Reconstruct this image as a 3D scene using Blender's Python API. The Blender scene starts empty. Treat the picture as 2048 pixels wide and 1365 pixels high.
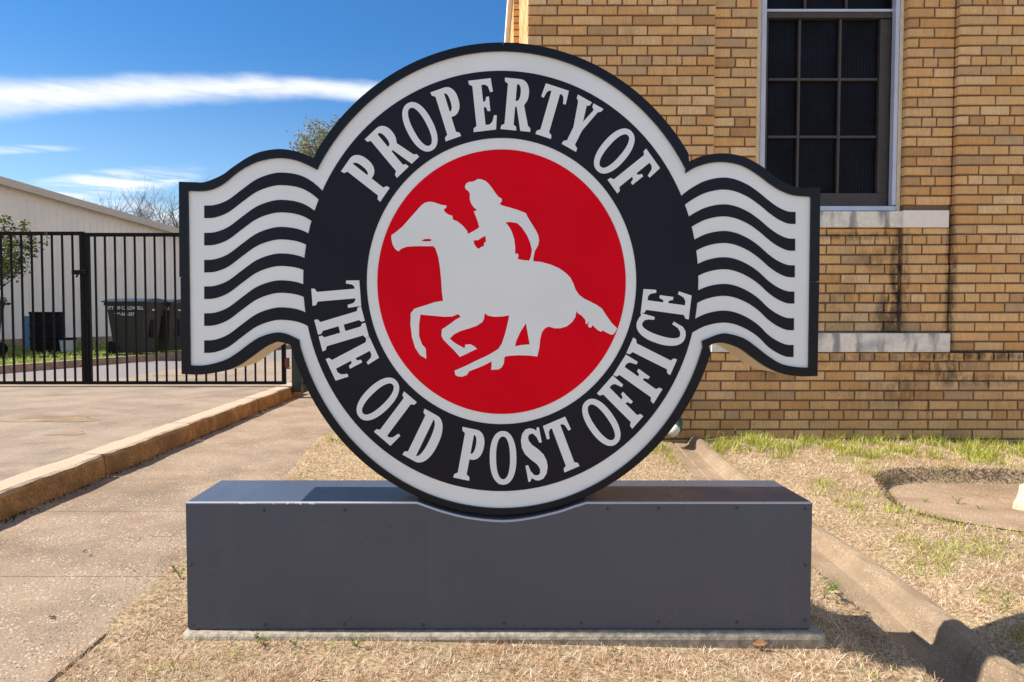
import bpy, bmesh, math, random
import numpy as np
from mathutils import Vector, Matrix
from mathutils.geometry import tessellate_polygon
random.seed(7); rng = np.random.default_rng(7)
SC = bpy.context.scene; COL = SC.collection
R = math.radians
# ------------------------------------------------------------------ camera
EYE = 0.95; F = 1365.0; CX = 970.0; CY = 682.5; TH = math.atan(50.5/1365)
cd = bpy.data.cameras.new('camera'); cam = bpy.data.objects.new('camera', cd); COL.objects.link(cam)
cd.sensor_width = 36; cd.lens = 36*F/2048; cd.shift_x = (1024-CX)/2048
cd.clip_start = .05; cd.clip_end = 2000
cam.location = (0, 0, EYE); cam.rotation_euler = (R(90)-TH, 0, 0); SC.camera = cam
# ------------------------------------------------------------------ sun and sky
SUN = Vector((-.93, .03, 1.0)).normalized()      # towards the sun
sl = bpy.data.lights.new('sun', 'SUN'); sl.energy = 3.9; sl.angle = R(.53); sl.color = (1, .93, .82)
so = bpy.data.objects.new('sun', sl); COL.objects.link(so); so.location = (-20, 2, 25)
so.rotation_euler = SUN.to_track_quat('Z', 'Y').to_euler()
SC.view_settings.view_transform = 'Standard'; SC.view_settings.look = 'None'
SC.view_settings.gamma = 1; SC.view_settings.exposure = 1.15
SC.render.engine = 'CYCLES'; SC.cycles.max_bounces = 6; SC.cycles.diffuse_bounces = 3; SC.cycles.glossy_bounces = 2; SC.cycles.transmission_bounces = 2
W = bpy.data.worlds.new('World'); SC.world = W; W.use_nodes = True

class NT:
    """small helper that writes node graphs"""
    def __init__(s, tree): s.t = tree; s.n = tree.nodes; s.l = tree.links
    def new(s, typ, **kw):
        nd = s.n.new(typ)
        for k, v in kw.items(): setattr(nd, k, v)
        return nd
    def put(s, sock, v):
        if hasattr(v, 'is_output') or isinstance(v, bpy.types.NodeSocket): s.l.new(v, sock)
        elif v is not None: sock.default_value = v
    def m(s, op, a, b=None, c=None, clamp=False):
        nd = s.new('ShaderNodeMath', operation=op, use_clamp=clamp)
        s.put(nd.inputs[0], a)
        if b is not None: s.put(nd.inputs[1], b)
        if c is not None: s.put(nd.inputs[2], c)
        return nd.outputs[0]
    def rng(s, v, a, b, c=0., d=1., smooth=True):
        nd = s.new('ShaderNodeMapRange', interpolation_type='SMOOTHSTEP' if smooth else 'LINEAR')
        s.put(nd.inputs[0], v)
        for i, x in enumerate((a, b, c, d)): s.put(nd.inputs[i+1], x)
        return nd.outputs[0]
    def mix(s, f, a, b, mode='MIX'):
        nd = s.new('ShaderNodeMix', data_type='RGBA', blend_type=mode)
        s.put(nd.inputs[0], f)
        for i, x in ((6, a), (7, b)): s.put(nd.inputs[i], x if not isinstance(x, tuple) else (*x[:3], 1))
        return nd.outputs[2]
    def noise(s, vec, scale, detail=3, rough=.55, dist=0):
        nd = s.new('ShaderNodeTexNoise'); s.put(nd.inputs['Vector'], vec)
        nd.inputs['Scale'].default_value = scale; nd.inputs['Detail'].default_value = detail
        nd.inputs['Roughness'].default_value = rough; nd.inputs['Distortion'].default_value = dist
        return nd.outputs[0]
    def vor(s, vec, scale, feature='F1', out=0):
        nd = s.new('ShaderNodeTexVoronoi', feature=feature); s.put(nd.inputs['Vector'], vec)
        nd.inputs['Scale'].default_value = scale
        return nd.outputs[out]
    def mapv(s, vec, scale=(1, 1, 1), loc=(0, 0, 0)):
        nd = s.new('ShaderNodeMapping'); s.put(nd.inputs[0], vec)
        nd.inputs['Scale'].default_value = scale; nd.inputs['Location'].default_value = loc
        return nd.outputs[0]
    def ramp(s, f, stops, interp='LINEAR'):
        nd = s.new('ShaderNodeValToRGB'); s.put(nd.inputs[0], f); cr = nd.color_ramp; cr.interpolation = interp
        while len(cr.elements) < len(stops): cr.elements.new(.5)
        for e, (p, c) in zip(cr.elements, stops): e.position = p; e.color = (*c, 1)
        return nd.outputs[0]

def build_world():
    t = NT(W.node_tree)
    for n in list(t.n): t.n.remove(n)
    out = t.new('ShaderNodeOutputWorld'); bg = t.new('ShaderNodeBackground'); bg.inputs[1].default_value = .10
    sky = t.new('ShaderNodeTexSky', sky_type='NISHITA'); sky.sun_disc = False
    sky.sun_elevation = math.asin(SUN.z); sky.sun_rotation = math.atan2(SUN.x, SUN.y)
    sky.air_density = 1.0; sky.dust_density = .35; sky.ozone_density = 2.2
    tc = t.new('ShaderNodeTexCoord'); sp = t.new('ShaderNodeSeparateXYZ'); t.l.new(tc.outputs['Generated'], sp.inputs[0])
    x, y, z = sp.outputs
    az = t.m('ARCTAN2', x, y)
    el = t.m('DIVIDE', z, t.m('SQRT', t.m('ADD', t.m('ADD', t.m('MULTIPLY', x, x), t.m('MULTIPLY', y, y)), 1e-5)))
    cv = t.new('ShaderNodeCombineXYZ'); t.l.new(az, cv.inputs[0]); t.l.new(el, cv.inputs[1])
    wob = t.noise(t.mapv(cv.outputs[0], (3, 6, 1)), 2.2, 4)
    fine = t.noise(t.mapv(cv.outputs[0], (5, 34, 1)), 2.5, 5, .6, .5)
    # long streak: centre elevation is a parabola in azimuth
    a1 = t.m('ADD', az, .165)
    cen = t.m('ADD', t.m('SUBTRACT', .3215, t.m('MULTIPLY', t.m('MULTIPLY', a1, a1), .33)), t.m('MULTIPLY', t.m('SUBTRACT', wob, .5), .035))
    d = t.m('SUBTRACT', el, cen)
    wid = t.m('ADD', .016, t.m('MULTIPLY', t.rng(az, -.10, -.65), .009))
    up = t.rng(t.m('DIVIDE', t.m('ABSOLUTE', d), wid), .0, 1.25, 1, 0)
    up = t.m('MULTIPLY', up, t.rng(az, .25, -.25)); up = t.m('MULTIPLY', up, t.rng(az, -1.6, -.9))
    c1 = t.m('MULTIPLY', up, t.rng(fine, .12, .68, .55, .95))
    # low wisps
    def wisp(ac, ec, slope, wa, we, amt):
        dd = t.m('SUBTRACT', el, t.m('ADD', ec, t.m('MULTIPLY', t.m('SUBTRACT', az, ac), slope)))
        q = t.m('ADD', t.m('POWER', t.m('DIVIDE', t.m('SUBTRACT', az, ac), wa), 2.), t.m('POWER', t.m('DIVIDE', t.m('ABSOLUTE', dd), we), 2.))
        return t.m('MULTIPLY', t.m('MULTIPLY', t.rng(q, .0, 1., 1, 0), t.rng(fine, .36, .66, .1, 1.)), amt)
    c2 = wisp(-.50, .168, .22, .13, .022, .95)
    c3 = wisp(-.46, .132, -.05, .12, .02, .8)
    c4 = wisp(-.62, .196, .15, .10, .007, .5)
    far = t.m('MULTIPLY', t.rng(t.noise(t.mapv(cv.outputs[0], (1.2, 7, 1), (3, 1, 0)), 1.6, 6, .6), .42, .66), t.m('MULTIPLY', t.rng(t.m('ABSOLUTE', az), .75, 1.3), t.rng(el, 0, .1)))  # unseen clouds outside the view, added as neutral fill for shaded faces
    cl = c1
    for c in (c2, c3, c4, far): cl = t.m('MAXIMUM', cl, c)
    hs = t.new('ShaderNodeHueSaturation'); t.l.new(sky.outputs[0], hs.inputs['Color'])
    hs.inputs['Saturation'].default_value = 1.0
    tint = t.mix(t.rng(el, .02, .42), (.66, .71, .71), (.21, .48, .70)); col = t.mix(1., hs.outputs[0], tint, 'MULTIPLY')
    fin = t.mix(cl, col, (5.3, 5.3, 5.35))
    t.l.new(fin, bg.inputs[0]); t.l.new(bg.outputs[0], out.inputs[0])
build_world()
# ------------------------------------------------------------------ geometry helpers
def ray(x, y):
    a = (x-CX)/F; b = (CY-y)/F; c, s = math.cos(TH), math.sin(TH)
    return Vector((a, c+b*s, -s+b*c))
def at(x, y, Y): d = ray(x, y); return Vector((0, 0, EYE)) + d*(Y/d.y)      # point at depth Y
def on(x, y, z): d = ray(x, y); return Vector((0, 0, EYE)) + d*((z-EYE)/d.z)  # point at height z
def proj(p):
    c, s = math.cos(TH), math.sin(TH); v = Vector(p)-Vector((0, 0, EYE))
    dep = v.y*c - v.z*s; up = v.y*s + v.z*c
    return CX+v.x/dep*F, CY-up/dep*F
def PX(x, Y): return at(x, 330 if 4.6 < Y < 5.2 else 632, Y).x     # the wall is measured at window height
def PZ(y, Y): return at(CX, y, Y).z

def link(o, parent=None, loc=None):
    COL.objects.link(o)
    if parent is not None: o.parent = parent
    if loc is not None: o.location = loc
    return o
def tag(o, label=None, cat=None, group=None, kind=None):
    if label: o['label'] = label
    if cat: o['category'] = cat
    if group: o['group'] = group
    if kind: o['kind'] = kind
    return o
def empty(name, loc, label, cat, group=None, rz=0):
    o = bpy.data.objects.new(name, None); link(o, loc=loc); o.rotation_euler = (0, 0, rz)
    return tag(o, label, cat, group)
class MB:
    """collects faces and links them as one mesh object"""
    def __init__(s): s.v = []; s.f = []
    def add(s, vs, fs):
        n = len(s.v); s.v += [tuple(v) for v in vs]; s.f += [tuple(i+n for i in f) for f in fs]; return s
    def box(s, x0, x1, y0, y1, z0, z1):
        return s.add([(x0,y0,z0),(x1,y0,z0),(x1,y1,z0),(x0,y1,z0),(x0,y0,z1),(x1,y0,z1),(x1,y1,z1),(x0,y1,z1)],
                     [(0,3,2,1),(4,5,6,7),(0,1,5,4),(1,2,6,5),(2,3,7,6),(3,0,4,7)])
    def bbox(s, x0, x1, y0, y1, z0, z1, b):     # box with all edges chamfered
        bm = bmesh.new(); bmesh.ops.create_cube(bm, size=1)
        for v in bm.verts: v.co = ((x0+x1)/2+v.co.x*(x1-x0), (y0+y1)/2+v.co.y*(y1-y0), (z0+z1)/2+v.co.z*(z1-z0))
        bmesh.ops.bevel(bm, geom=bm.edges[:], offset=b, segments=2, profile=.6, affect='EDGES')
        bm.verts.index_update(); s.add([v.co[:] for v in bm.verts], [[v.index for v in f.verts] for f in bm.faces]); bm.free(); return s
    def tube(s, pts, rad, n=8, cap=True):
        pts = [Vector(p) for p in pts]; rr = rad if hasattr(rad, '__len__') else [rad]*len(pts); vs = []; fs = []
        for i, p in enumerate(pts):
            d = (pts[min(i+1, len(pts)-1)]-pts[max(i-1, 0)]).normalized()
            a = d.cross(Vector((0, 0, 1)) if abs(d.z) < .9 else Vector((1, 0, 0))).normalized(); b = d.cross(a)
            for k in range(n):
                t = 2*math.pi*k/n; vs.append(p+(a*math.cos(t)+b*math.sin(t))*rr[i])
        for i in range(len(pts)-1):
            for k in range(n):
                k2 = (k+1) % n; fs.append((i*n+k, i*n+k2, (i+1)*n+k2, (i+1)*n+k))
        if cap: fs += [tuple(range(n-1, -1, -1)), tuple(range((len(pts)-1)*n, len(pts)*n))]
        return s.add(vs, fs)
    def lathe(s, c, prof, n=24, axis='Z'):
        vs = []; fs = []
        for r, h in prof:
            for k in range(n):
                t = 2*math.pi*k/n
                if axis == 'Z': vs.append((c[0]+r*math.cos(t), c[1]+r*math.sin(t), c[2]+h))
                elif axis == 'X': vs.append((c[0]+h, c[1]+r*math.cos(t), c[2]+r*math.sin(t)))
                else: vs.append((c[0]+r*math.cos(t), c[1]+h, c[2]-r*math.sin(t)))
        m = len(prof)
        for i in range(m-1):
            for k in range(n):
                k2 = (k+1) % n; fs.append((i*n+k, i*n+k2, (i+1)*n+k2, (i+1)*n+k))
        fs += [tuple(range(n-1, -1, -1)), tuple(range((m-1)*n, m*n))]
        return s.add(vs, fs)
    def prism(s, outer, y0, y1, holes=()):      # outlines in the XZ plane, front y0, back y1
        loops = [list(outer)]+[list(h) for h in holes]; flat = [p for l in loops for p in l]; n = len(flat)
        tris = tessellate_polygon([[Vector((p[0], p[1], 0)) for p in l] for l in loops])
        vs = [(p[0], y0, p[1]) for p in flat]+[(p[0], y1, p[1]) for p in flat]; fs = []
        for t in tris:
            a, b, c = (Vector(flat[i]).to_2d() for i in t)
            cr = (b-a).cross(c-a)
            if abs(cr) < 1e-12: continue
            t = t if cr > 0 else t[::-1]
            fs.append(tuple(t)); fs.append(tuple(i+n for i in t[::-1]))
        k = 0
        for l in loops:
            m = len(l); ar = sum(l[i][0]*l[(i+1) % m][1]-l[(i+1) % m][0]*l[i][1] for i in range(m))
            ccw = (ar > 0) == (l is loops[0])
            for i in range(m):
                a, b = k+i, k+(i+1) % m
                fs.append((a, a+n, b+n, b) if ccw else (a, b, b+n, a+n))
            k += m
        return s.add(vs, fs)
    def build(s, name, mat, parent=None, smooth=False, loc=None):
        me = bpy.data.meshes.new(name); me.from_pydata(s.v, [], s.f); me.materials.append(mat)
        if smooth: me.shade_smooth()
        me.update(); o = bpy.data.objects.new(name, me); link(o, parent)
        if parent is not None and parent.matrix_basis != Matrix() and loc is None:
            pass
        if loc is not None: o.location = loc
        return o
def local(mb, origin):      # rewrite world coordinates as coordinates round an origin
    ox, oy, oz = origin; mb.v = [(x-ox, y-oy, z-oz) for x, y, z in mb.v]; return mb
def dup(root, loc, rz, label, group=None):
    r = root.copy(); link(r); r.location = loc; r.rotation_euler = (0, 0, rz); r['label'] = label
    if group: r['group'] = group
    for ch in list(root.children):
        c = ch.copy(); link(c); c.parent = r
        for g in ch.children: d = g.copy(); link(d); d.parent = c
    return r
# ------------------------------------------------------------------ materials
def mat(name, base=(.5,.5,.5), rough=.6, metal=0, spec=.5, fn=None):
    m = bpy.data.materials.new(name); m.use_nodes = True; t = NT(m.node_tree); b = t.n['Principled BSDF']
    b.inputs['Base Color'].default_value = (*base, 1); b.inputs['Roughness'].default_value = rough
    b.inputs['Metallic'].default_value = metal; b.inputs['Specular IOR Level'].default_value = spec
    if fn: fn(t, b)
    return m
def wpos(t): return t.new('ShaderNodeNewGeometry').outputs['Position']
def bump(t, b, h, strength, dist=.002):
    n = t.new('ShaderNodeBump'); n.inputs['Strength'].default_value = strength; n.inputs['Distance'].default_value = dist
    t.put(n.inputs['Height'], h); t.l.new(n.outputs[0], b.inputs['Normal'])
def speckle(base, amt=.12, scale=30, bumpy=.2, bd=.001, spots=None):
    def fn(t, b):
        p = wpos(t); n = t.noise(p, scale, 5, .6); n2 = t.noise(p, scale*.12, 3)
        c = t.mix(t.rng(n, .3, .7), tuple(v*(1-amt) for v in base), tuple(min(1, v*(1+amt)) for v in base))
        c = t.mix(t.rng(n2, .3, .7, 0, .35), c, tuple(v*(1-amt*1.5) for v in base))
        if spots:
            s = t.rng(t.vor(p, spots[0]), .03, .09, spots[2] if len(spots) > 2 else .7, 0)
            s = t.m('MULTIPLY', s, t.rng(t.noise(p, spots[0]*.12, 2), .5, .62))
            c = t.mix(s, c, spots[1])
        t.l.new(c, b.inputs['Base Color']); bump(t, b, n, bumpy, bd)
    return fn
M = {}
def paint_metal(t, b):
    p = wpos(t); c = t.mix(t.rng(t.noise(p, 1.7, 4), .3, .7), (.056, .068, .100), (.066, .079, .114))
    sp = t.m('MULTIPLY', t.rng(t.vor(p, 75), .0, .10, 1, 0), t.rng(t.noise(p, 13, 3), .50, .62))
    c = t.mix(sp, c, (.30, .29, .28))
    dk = t.rng(t.vor(t.mapv(p, (1, 1, 1), (3, 1, 2)), 16), .0, .035, .8, 0)
    c = t.mix(dk, c, (.02, .02, .025))
    stx = t.noise(t.mapv(p, (16, 1, 1.1)), 1, 4, .6); c = t.mix(t.rng(stx, .52, .72, 0, .35), c, (.10, .10, .11))
    sc = t.noise(t.mapv(p, (3, 1, 60), (2, 0, 7)), 1, 3, .7); c = t.mix(t.rng(sc, .66, .74, 0, .35), c, (.16, .16, .18))
    dirt = t.m('MULTIPLY', t.rng(t.new('ShaderNodeSeparateXYZ').outputs[2], 0, 1, 0, 0), 0)
    t.l.new(c, b.inputs['Base Color'])
    t.l.new(t.rng(t.noise(p, 6, 4), .3, .7, .26, .40), b.inputs['Roughness'])
M['base'] = mat('painted_steel', spec=.6, fn=paint_metal)
M['footing'] = mat('footing_concrete', rough=.9, fn=speckle((.34, .29, .225), .35, 40, 1.0, .006, (60, (.08, .07, .06))))
M['cream'] = mat('cream_return', rough=.45, fn=speckle((.62, .52, .36), .08, 8))
def vinyl(base, rough, amt=.15):
    def fn(t, b):
        p = wpos(t); c = t.mix(t.rng(t.noise(p, 3, 4), .3, .7), tuple(v*(1-amt) for v in base), tuple(v*(1+amt) for v in base))
        d = t.m('MULTIPLY', t.rng(t.vor(p, 60), 0, .06, 1, 0), t.rng(t.noise(p, 11, 2), .6, .68))
        c = t.mix(d, c, (.25, .24, .23)); t.l.new(c, b.inputs['Base Color'])
        t.l.new(t.rng(t.noise(t.mapv(p, (2, 2, .6)), 5, 4), .3, .7, rough, rough+.12), b.inputs['Roughness'])
    return fn
M['frame'] = mat('dark_frame', spec=.26, fn=vinyl((.0035, .0045, .011), .28))
M['navy'] = mat('dark_vinyl', spec=.20, fn=vinyl((.0085, .0088, .018), .36))
M['face'] = mat('white_acrylic', fn=vinyl((.80, .82, .83), .30, .04))
M['letter'] = mat('grey_white_letter', fn=vinyl((.79, .81, .82), .34, .03))
M['red'] = mat('red_vinyl', spec=.10, fn=vinyl((.74, .000, .012), .6, .06))
M['screw'] = mat('screw_metal', rough=.5, fn=speckle((.05, .045, .045), .3, 200))
M['rust'] = mat('rusty_screw', rough=.8, fn=speckle((.16, .05, .02), .3, 200))

STAINS = [(1803, 560, .05, .45, 1.), (1760, 515, .14, .14, .5), (1790, 635, .12, .24, .9), (1740, 470, .4, .035, .7), (1820, 560, .03, .45, .7), (1700, 600, .25, .25, .28), (1960, 760, .35, .05, .6), (1890, 745, .12, .12, .9), (1560, 745, .2, .06, .5), (1906, 560, .035, .6, .8),
          (1980, 712, .8, .035, .95), (1860, 735, .30, .06, .75), (1720, 715, .5, .03, .5), (1800, 780, .16, .12, .6),
          (1850, 800, .02, .25, .5), (1900, 690, .04, .3, .6), (1600, 725, .3, .04, .35), (1750, 790, .4, .12, .35)]
def stain_node(t, p):
    sp = t.new('ShaderNodeSeparateXYZ'); t.l.new(p, sp.inputs[0]); tot = None
    for x, y, rx, rz, a in STAINS:
        c = at(x, y, 4.8)
        q = t.m('ADD', t.m('POWER', t.m('ABSOLUTE', t.m('DIVIDE', t.m('SUBTRACT', sp.outputs[0], c.x), rx)), 2.),
                t.m('POWER', t.m('ABSOLUTE', t.m('DIVIDE', t.m('SUBTRACT', sp.outputs[2], c.z), rz)), 2.))
        v = t.rng(q, .0, 1.3, a, 0)
        tot = v if tot is None else t.m('MAXIMUM', tot, v)
    n = t.noise(t.mapv(p, (1, 1, .45)), 22, 5, .7)
    return t.m('MULTIPLY', tot, t.rng(n, .36, .58))
def brick_fn(t, b):
    p = wpos(t); g = t.n.new('ShaderNodeNewGeometry'); oi = t.new('ShaderNodeObjectInfo')
    r = t.m('FRACT', t.m('MULTIPLY', t.m('ADD', g.outputs['Random Per Island'], oi.outputs['Random']), 7.31))
    c = t.ramp(r, [(0, (.80, .49, .215)), (.14, (.86, .58, .30)), (.30, (.70, .40, .16)), (.46, (.88, .65, .38)),
                   (.60, (.70, .39, .16)), (.74, (.86, .55, .24)), (.88, (.58, .42, .26)), (.94, (.54, .31, .14)), (1, (.86, .56, .25))])
    str_ = t.noise(t.mapv(p, (170, 170, 9)), 1, 4, .65)      # wire-cut grain
    pit = t.noise(p, 130, 3, .6)
    c = t.mix(1., c, (1., .94, .86), 'MULTIPLY')
    c = t.mix(t.rng(str_, .34, .62, .62, 0), c, t.mix(.5, c, (.34, .17, .07)))
    c = t.mix(t.rng(pit, .60, .72, 0, .9), c, (.10, .06, .03)); c = t.mix(t.rng(t.noise(t.mapv(p, (3, 3, 1), (5, 1, 2)), 2.2, 5, .7), .54, .74, 0, .5), c, t.mix(.6, c, (.16, .11, .06)))
    c = t.mix(t.rng(t.noise(p, 14, 3), .35, .7, 0, .22), c, (.46, .28, .15))
    c = t.mix(t.m('MULTIPLY', stain_node(t, p), .82), c, (.035, .032, .026))
    sp = t.new('ShaderNodeSeparateXYZ'); t.l.new(p, sp.inputs[0])
    low = t.m('MULTIPLY', t.rng(sp.outputs[2], .15, .75, 1, 0), t.rng(t.noise(p, 4, 4), .25, .65, .25, .75))
    c = t.mix(low, c, t.mix(.5, c, (.15, .115, .06)))     # soil splashed on the lowest courses
    t.l.new(c, b.inputs['Base Color'])
    bump(t, b, t.m('ADD', t.m('MULTIPLY', str_, .8), pit), .75, .0022)
M['brick'] = mat('tan_brick', rough=.85, spec=.2, fn=brick_fn)
def mortar_fn(t, b):
    p = wpos(t); n = t.noise(p, 90, 4)
    c = t.mix(t.rng(n, .3, .7), (.16, .10, .065), (.24, .155, .10))
    c = t.mix(t.m('MULTIPLY', stain_node(t, p), .95), c, (.02, .018, .015))
    t.l.new(c, b.inputs['Base Color']); bump(t, b, n, .5, .003)
M['mortar'] = mat('mortar', rough=.95, spec=.1, fn=mortar_fn)
def stone_fn(t, b):
    p = wpos(t); n = t.noise(t.mapv(p, (1, 1, 1.6)), 3.5, 5, .6); n2 = t.noise(p, 40, 4)
    c = t.mix(t.rng(n2, .3, .7), (.76, .70, .60), (.86, .80, .72))
    c = t.mix(t.rng(n, .47, .72, 0, .7), c, (.34, .36, .36)); v = t.noise(t.mapv(p, (9, 1, 2.5), (4, 0, 1)), 1, 3); c = t.mix(t.rng(v, .50, .64, 0, .75), c, (.15, .15, .18))
    t.l.new(c, b.inputs['Base Color']); bump(t, b, n2, .3, .002)
M['stone'] = mat('stained_sill_stone', rough=.8, fn=stone_fn)
M['stone_white'] = mat('white_sill_stone', rough=.8, fn=speckle((.88, .80, .72), .04, 40, .3, .002))
M['casing'] = mat('cream_casing', rough=.6, fn=speckle((.74, .62, .44), .1, 25))
M['alu'] = mat('pale_blue_metal', (.40, .47, .66), .35, .1, fn=speckle((.52, .56, .68), .08, 5, .02))
M['sash'] = mat('dark_sash', rough=.55, fn=speckle((.055, .042, .038), .2, 18))
M['groove'] = mat('dark_caulk', (.012, .011, .010), .9)
def glass_fn(t, b):
    p = wpos(t)
    w = t.new('ShaderNodeTexWave', wave_type='BANDS', bands_direction='X'); w.inputs['Scale'].default_value = 14
    w.inputs['Distortion'].default_value = 2.5; w.inputs['Detail'].default_value = 1; w.inputs['Detail Scale'].default_value = .6
    t.put(w.inputs[0], t.mapv(p, (1, 1, .25)))
    t.l.new(t.mix(t.m('MULTIPLY', w.outputs[1], t.rng(t.noise(p, 5, 3), .35, .65)), (.002, .002, .0045), (.007, .009, .020)), b.inputs['Base Color'])
M['glass'] = mat('screened_glass', rough=.5, spec=.12, fn=glass_fn)

def agg_fn(base, speck, scale=120, joint=None, stain=.3, bstr=.6):
    def fn(t, b):
        p = wpos(t); n = t.noise(p, 2.4, 5, .6); n2 = t.noise(p, 60, 4, .7)
        c = t.mix(t.rng(n, .35, .68), base, tuple(v*(1-stain) for v in base))
        c = t.mix(t.rng(n2, .35, .65, 0, .55), c, tuple(v*.66 for v in base))
        v = t.vor(p, scale, out=1); vd = t.vor(p, scale)
        rr = t.new('ShaderNodeSeparateColor'); t.l.new(v, rr.inputs[0])
        mk = t.m('MULTIPLY', t.rng(rr.outputs[0], .72, .8), t.rng(vd, .3, .5, 1, 0))
        mk = t.m('MULTIPLY', mk, t.rng(t.noise(p, 5, 3), .36, .58, .2, 1.))
        c = t.mix(mk, c, speck)
        dk = t.m('MULTIPLY', t.rng(rr.outputs[1], .86, .9), t.rng(vd, .25, .4, .7, 0)); c = t.mix(dk, c, (.10, .07, .05))
        wp = t.new('ShaderNodeVectorMath', operation='ADD'); t.l.new(p, wp.inputs[0]); nv_ = t.new('ShaderNodeTexNoise'); t.l.new(p, nv_.inputs['Vector']); nv_.inputs['Scale'].default_value = 3; nv_.inputs['Detail'].default_value = 5
        sv = t.new('ShaderNodeVectorMath', operation='SCALE'); t.l.new(nv_.outputs[1], sv.inputs[0]); sv.inputs['Scale'].default_value = .5; t.l.new(sv.outputs[0], wp.inputs[1])
        ck = t.m('MULTIPLY', t.rng(t.vor(wp.outputs[0], .75, 'DISTANCE_TO_EDGE'), .0015, .0045, 1, 0), t.rng(t.noise(p, .9, 2), .60, .66))
        c = t.mix(t.m('MULTIPLY', ck, .8), c, (.06, .04, .03))
        st_ = t.noise(t.mapv(p, (1, 1, 1), (7, 3, 1)), 1.1, 6, .7); c = t.mix(t.rng(st_, .52, .62, 0, .45), c, t.mix(1, c, (.66, .60, .55), 'MULTIPLY'))
        t.l.new(c, b.inputs['Base Color']); bump(t, b, t.m('ADD', n2, t.m('MULTIPLY', vd, -.5)), bstr, .004)
    return fn
M['slab'] = mat('worn_aggregate_concrete', rough=.9, spec=.2, fn=agg_fn((.335, .250, .178), (.58, .47, .35), 110, stain=.34, bstr=.9))
M['drive'] = mat('driveway_concrete', rough=.9, spec=.2, fn=agg_fn((.335, .262, .20), (.48, .39, .30), 140, stain=.30, bstr=.4))
def curb_fn(t, b):
    p = wpos(t); n = t.noise(p, 8, 5, .65); n2 = t.noise(p, 90, 4, .7)
    c = t.mix(t.rng(n, .3, .7), (.46, .275, .12), (.26, .145, .06))
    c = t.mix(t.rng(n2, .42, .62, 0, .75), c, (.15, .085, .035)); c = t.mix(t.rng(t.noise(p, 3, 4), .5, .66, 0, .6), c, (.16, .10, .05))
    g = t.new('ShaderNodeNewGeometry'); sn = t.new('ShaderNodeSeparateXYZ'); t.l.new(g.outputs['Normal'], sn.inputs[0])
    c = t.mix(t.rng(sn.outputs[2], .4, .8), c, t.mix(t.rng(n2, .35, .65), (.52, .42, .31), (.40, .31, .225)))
    t.l.new(c, b.inputs['Base Color']); bump(t, b, n2, .8, .006)
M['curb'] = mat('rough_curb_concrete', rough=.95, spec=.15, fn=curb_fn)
M['gutter'] = mat('gutter_concrete', rough=.9, spec=.2, fn=agg_fn((.35, .255, .17), (.52, .41, .29), 260, stain=.42, bstr=.7))
M['asphalt'] = mat('grey_asphalt', rough=.9, fn=speckle((.21, .185, .18), .2, 60, .5, .004))
def lawn_fn(t, b):
    p = wpos(t); n = t.noise(p, 70, 5, .7); n2 = t.noise(p, 3.5, 4)
    c = t.mix(t.rng(n, .3, .7), (.15, .10, .055), (.58, .44, .28)); c = t.mix(t.rng(n2, .45, .7, 0, .4), c, (.20, .17, .09))
    t.l.new(c, b.inputs['Base Color']); bump(t, b, n, 1., .01)
M['lawn'] = mat('thatch', rough=1, spec=.05, fn=lawn_fn)
M['soil'] = mat('gravelly_soil', rough=1, spec=.1, fn=agg_fn((.41, .29, .195), (.60, .47, .35), 120, stain=.35, bstr=1.))
def blade_fn(stops):
    def fn(t, b):
        g = t.new('ShaderNodeNewGeometry'); c = t.ramp(g.outputs['Random Per Island'], stops)
        n = t.noise(g.outputs['Position'], 5, 3); c = t.mix(t.rng(t.noise(g.outputs['Position'], 11, 4, .65), .42, .66, 0, .75), c, t.mix(1, c, (.70, .52, .38), 'MULTIPLY'))
        t.l.new(c, b.inputs['Base Color']); b.inputs['Subsurface Weight'].default_value = 0
        tr = t.new('ShaderNodeBsdfTranslucent'); t.l.new(c, tr.inputs[0]); mx = t.new('ShaderNodeMixShader')
        mx.inputs[0].default_value = .3; o = t.n['Material Output']
        t.l.new(b.outputs[0], mx.inputs[1]); t.l.new(tr.outputs[0], mx.inputs[2]); t.l.new(mx.outputs[0], o.inputs[0])
    return fn
M['dry'] = mat('dry_grass', rough=.8, spec=.2, fn=blade_fn([(0, (.84, .68, .50)), (.25, (.66, .48, .33)), (.5, (.95, .86, .73)), (.75, (.38, .235, .135)), (1, (.80, .60, .42))]))
M['green'] = mat('green_grass', rough=.7, spec=.2, fn=blade_fn([(0, (.36, .42, .05)), (.35, (.54, .56, .09)), (.6, (.20, .30, .035)), (.85, (.62, .62, .20)), (1, (.66, .56, .28))]))
M['weed'] = mat('weed_leaf', rough=.6, spec=.3, fn=blade_fn([(0, (.12, .22, .04)), (.5, (.20, .30, .06)), (1, (.10, .17, .04))]))
M['yard'] = mat('yard_grass', rough=1, spec=.1, fn=speckle((.13, .19, .055), .5, 30, 1, .03))
M['far'] = mat('far_ground', rough=1, spec=.1, fn=speckle((.22, .19, .10), .3, 3, .5, .05))
M['black'] = mat('black_gate_paint', rough=.6, spec=.15, fn=speckle((.007, .005, .006), .3, 20))
M['blackpost'] = mat('dark_green_post_paint', rough=.45, fn=speckle((.018, .026, .022), .3, 20))
M['siding'] = mat('pale_metal_siding', rough=.7, spec=.2, fn=speckle((.94, .80, .70), .04, 2, .02))
M['fascia'] = mat('taupe_fascia', rough=.6, fn=speckle((.62, .50, .40), .06, 4))
M['found'] = mat('brown_foundation', rough=.9, fn=speckle((.36, .23, .15), .25, 9))
M['roof'] = mat('roof_metal', rough=.5, fn=speckle((.40, .38, .36), .05, 4))
M['bin'] = mat('dark_bin_plastic', rough=.55, spec=.25, fn=speckle((.040, .034, .027), .12, 15))
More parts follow.
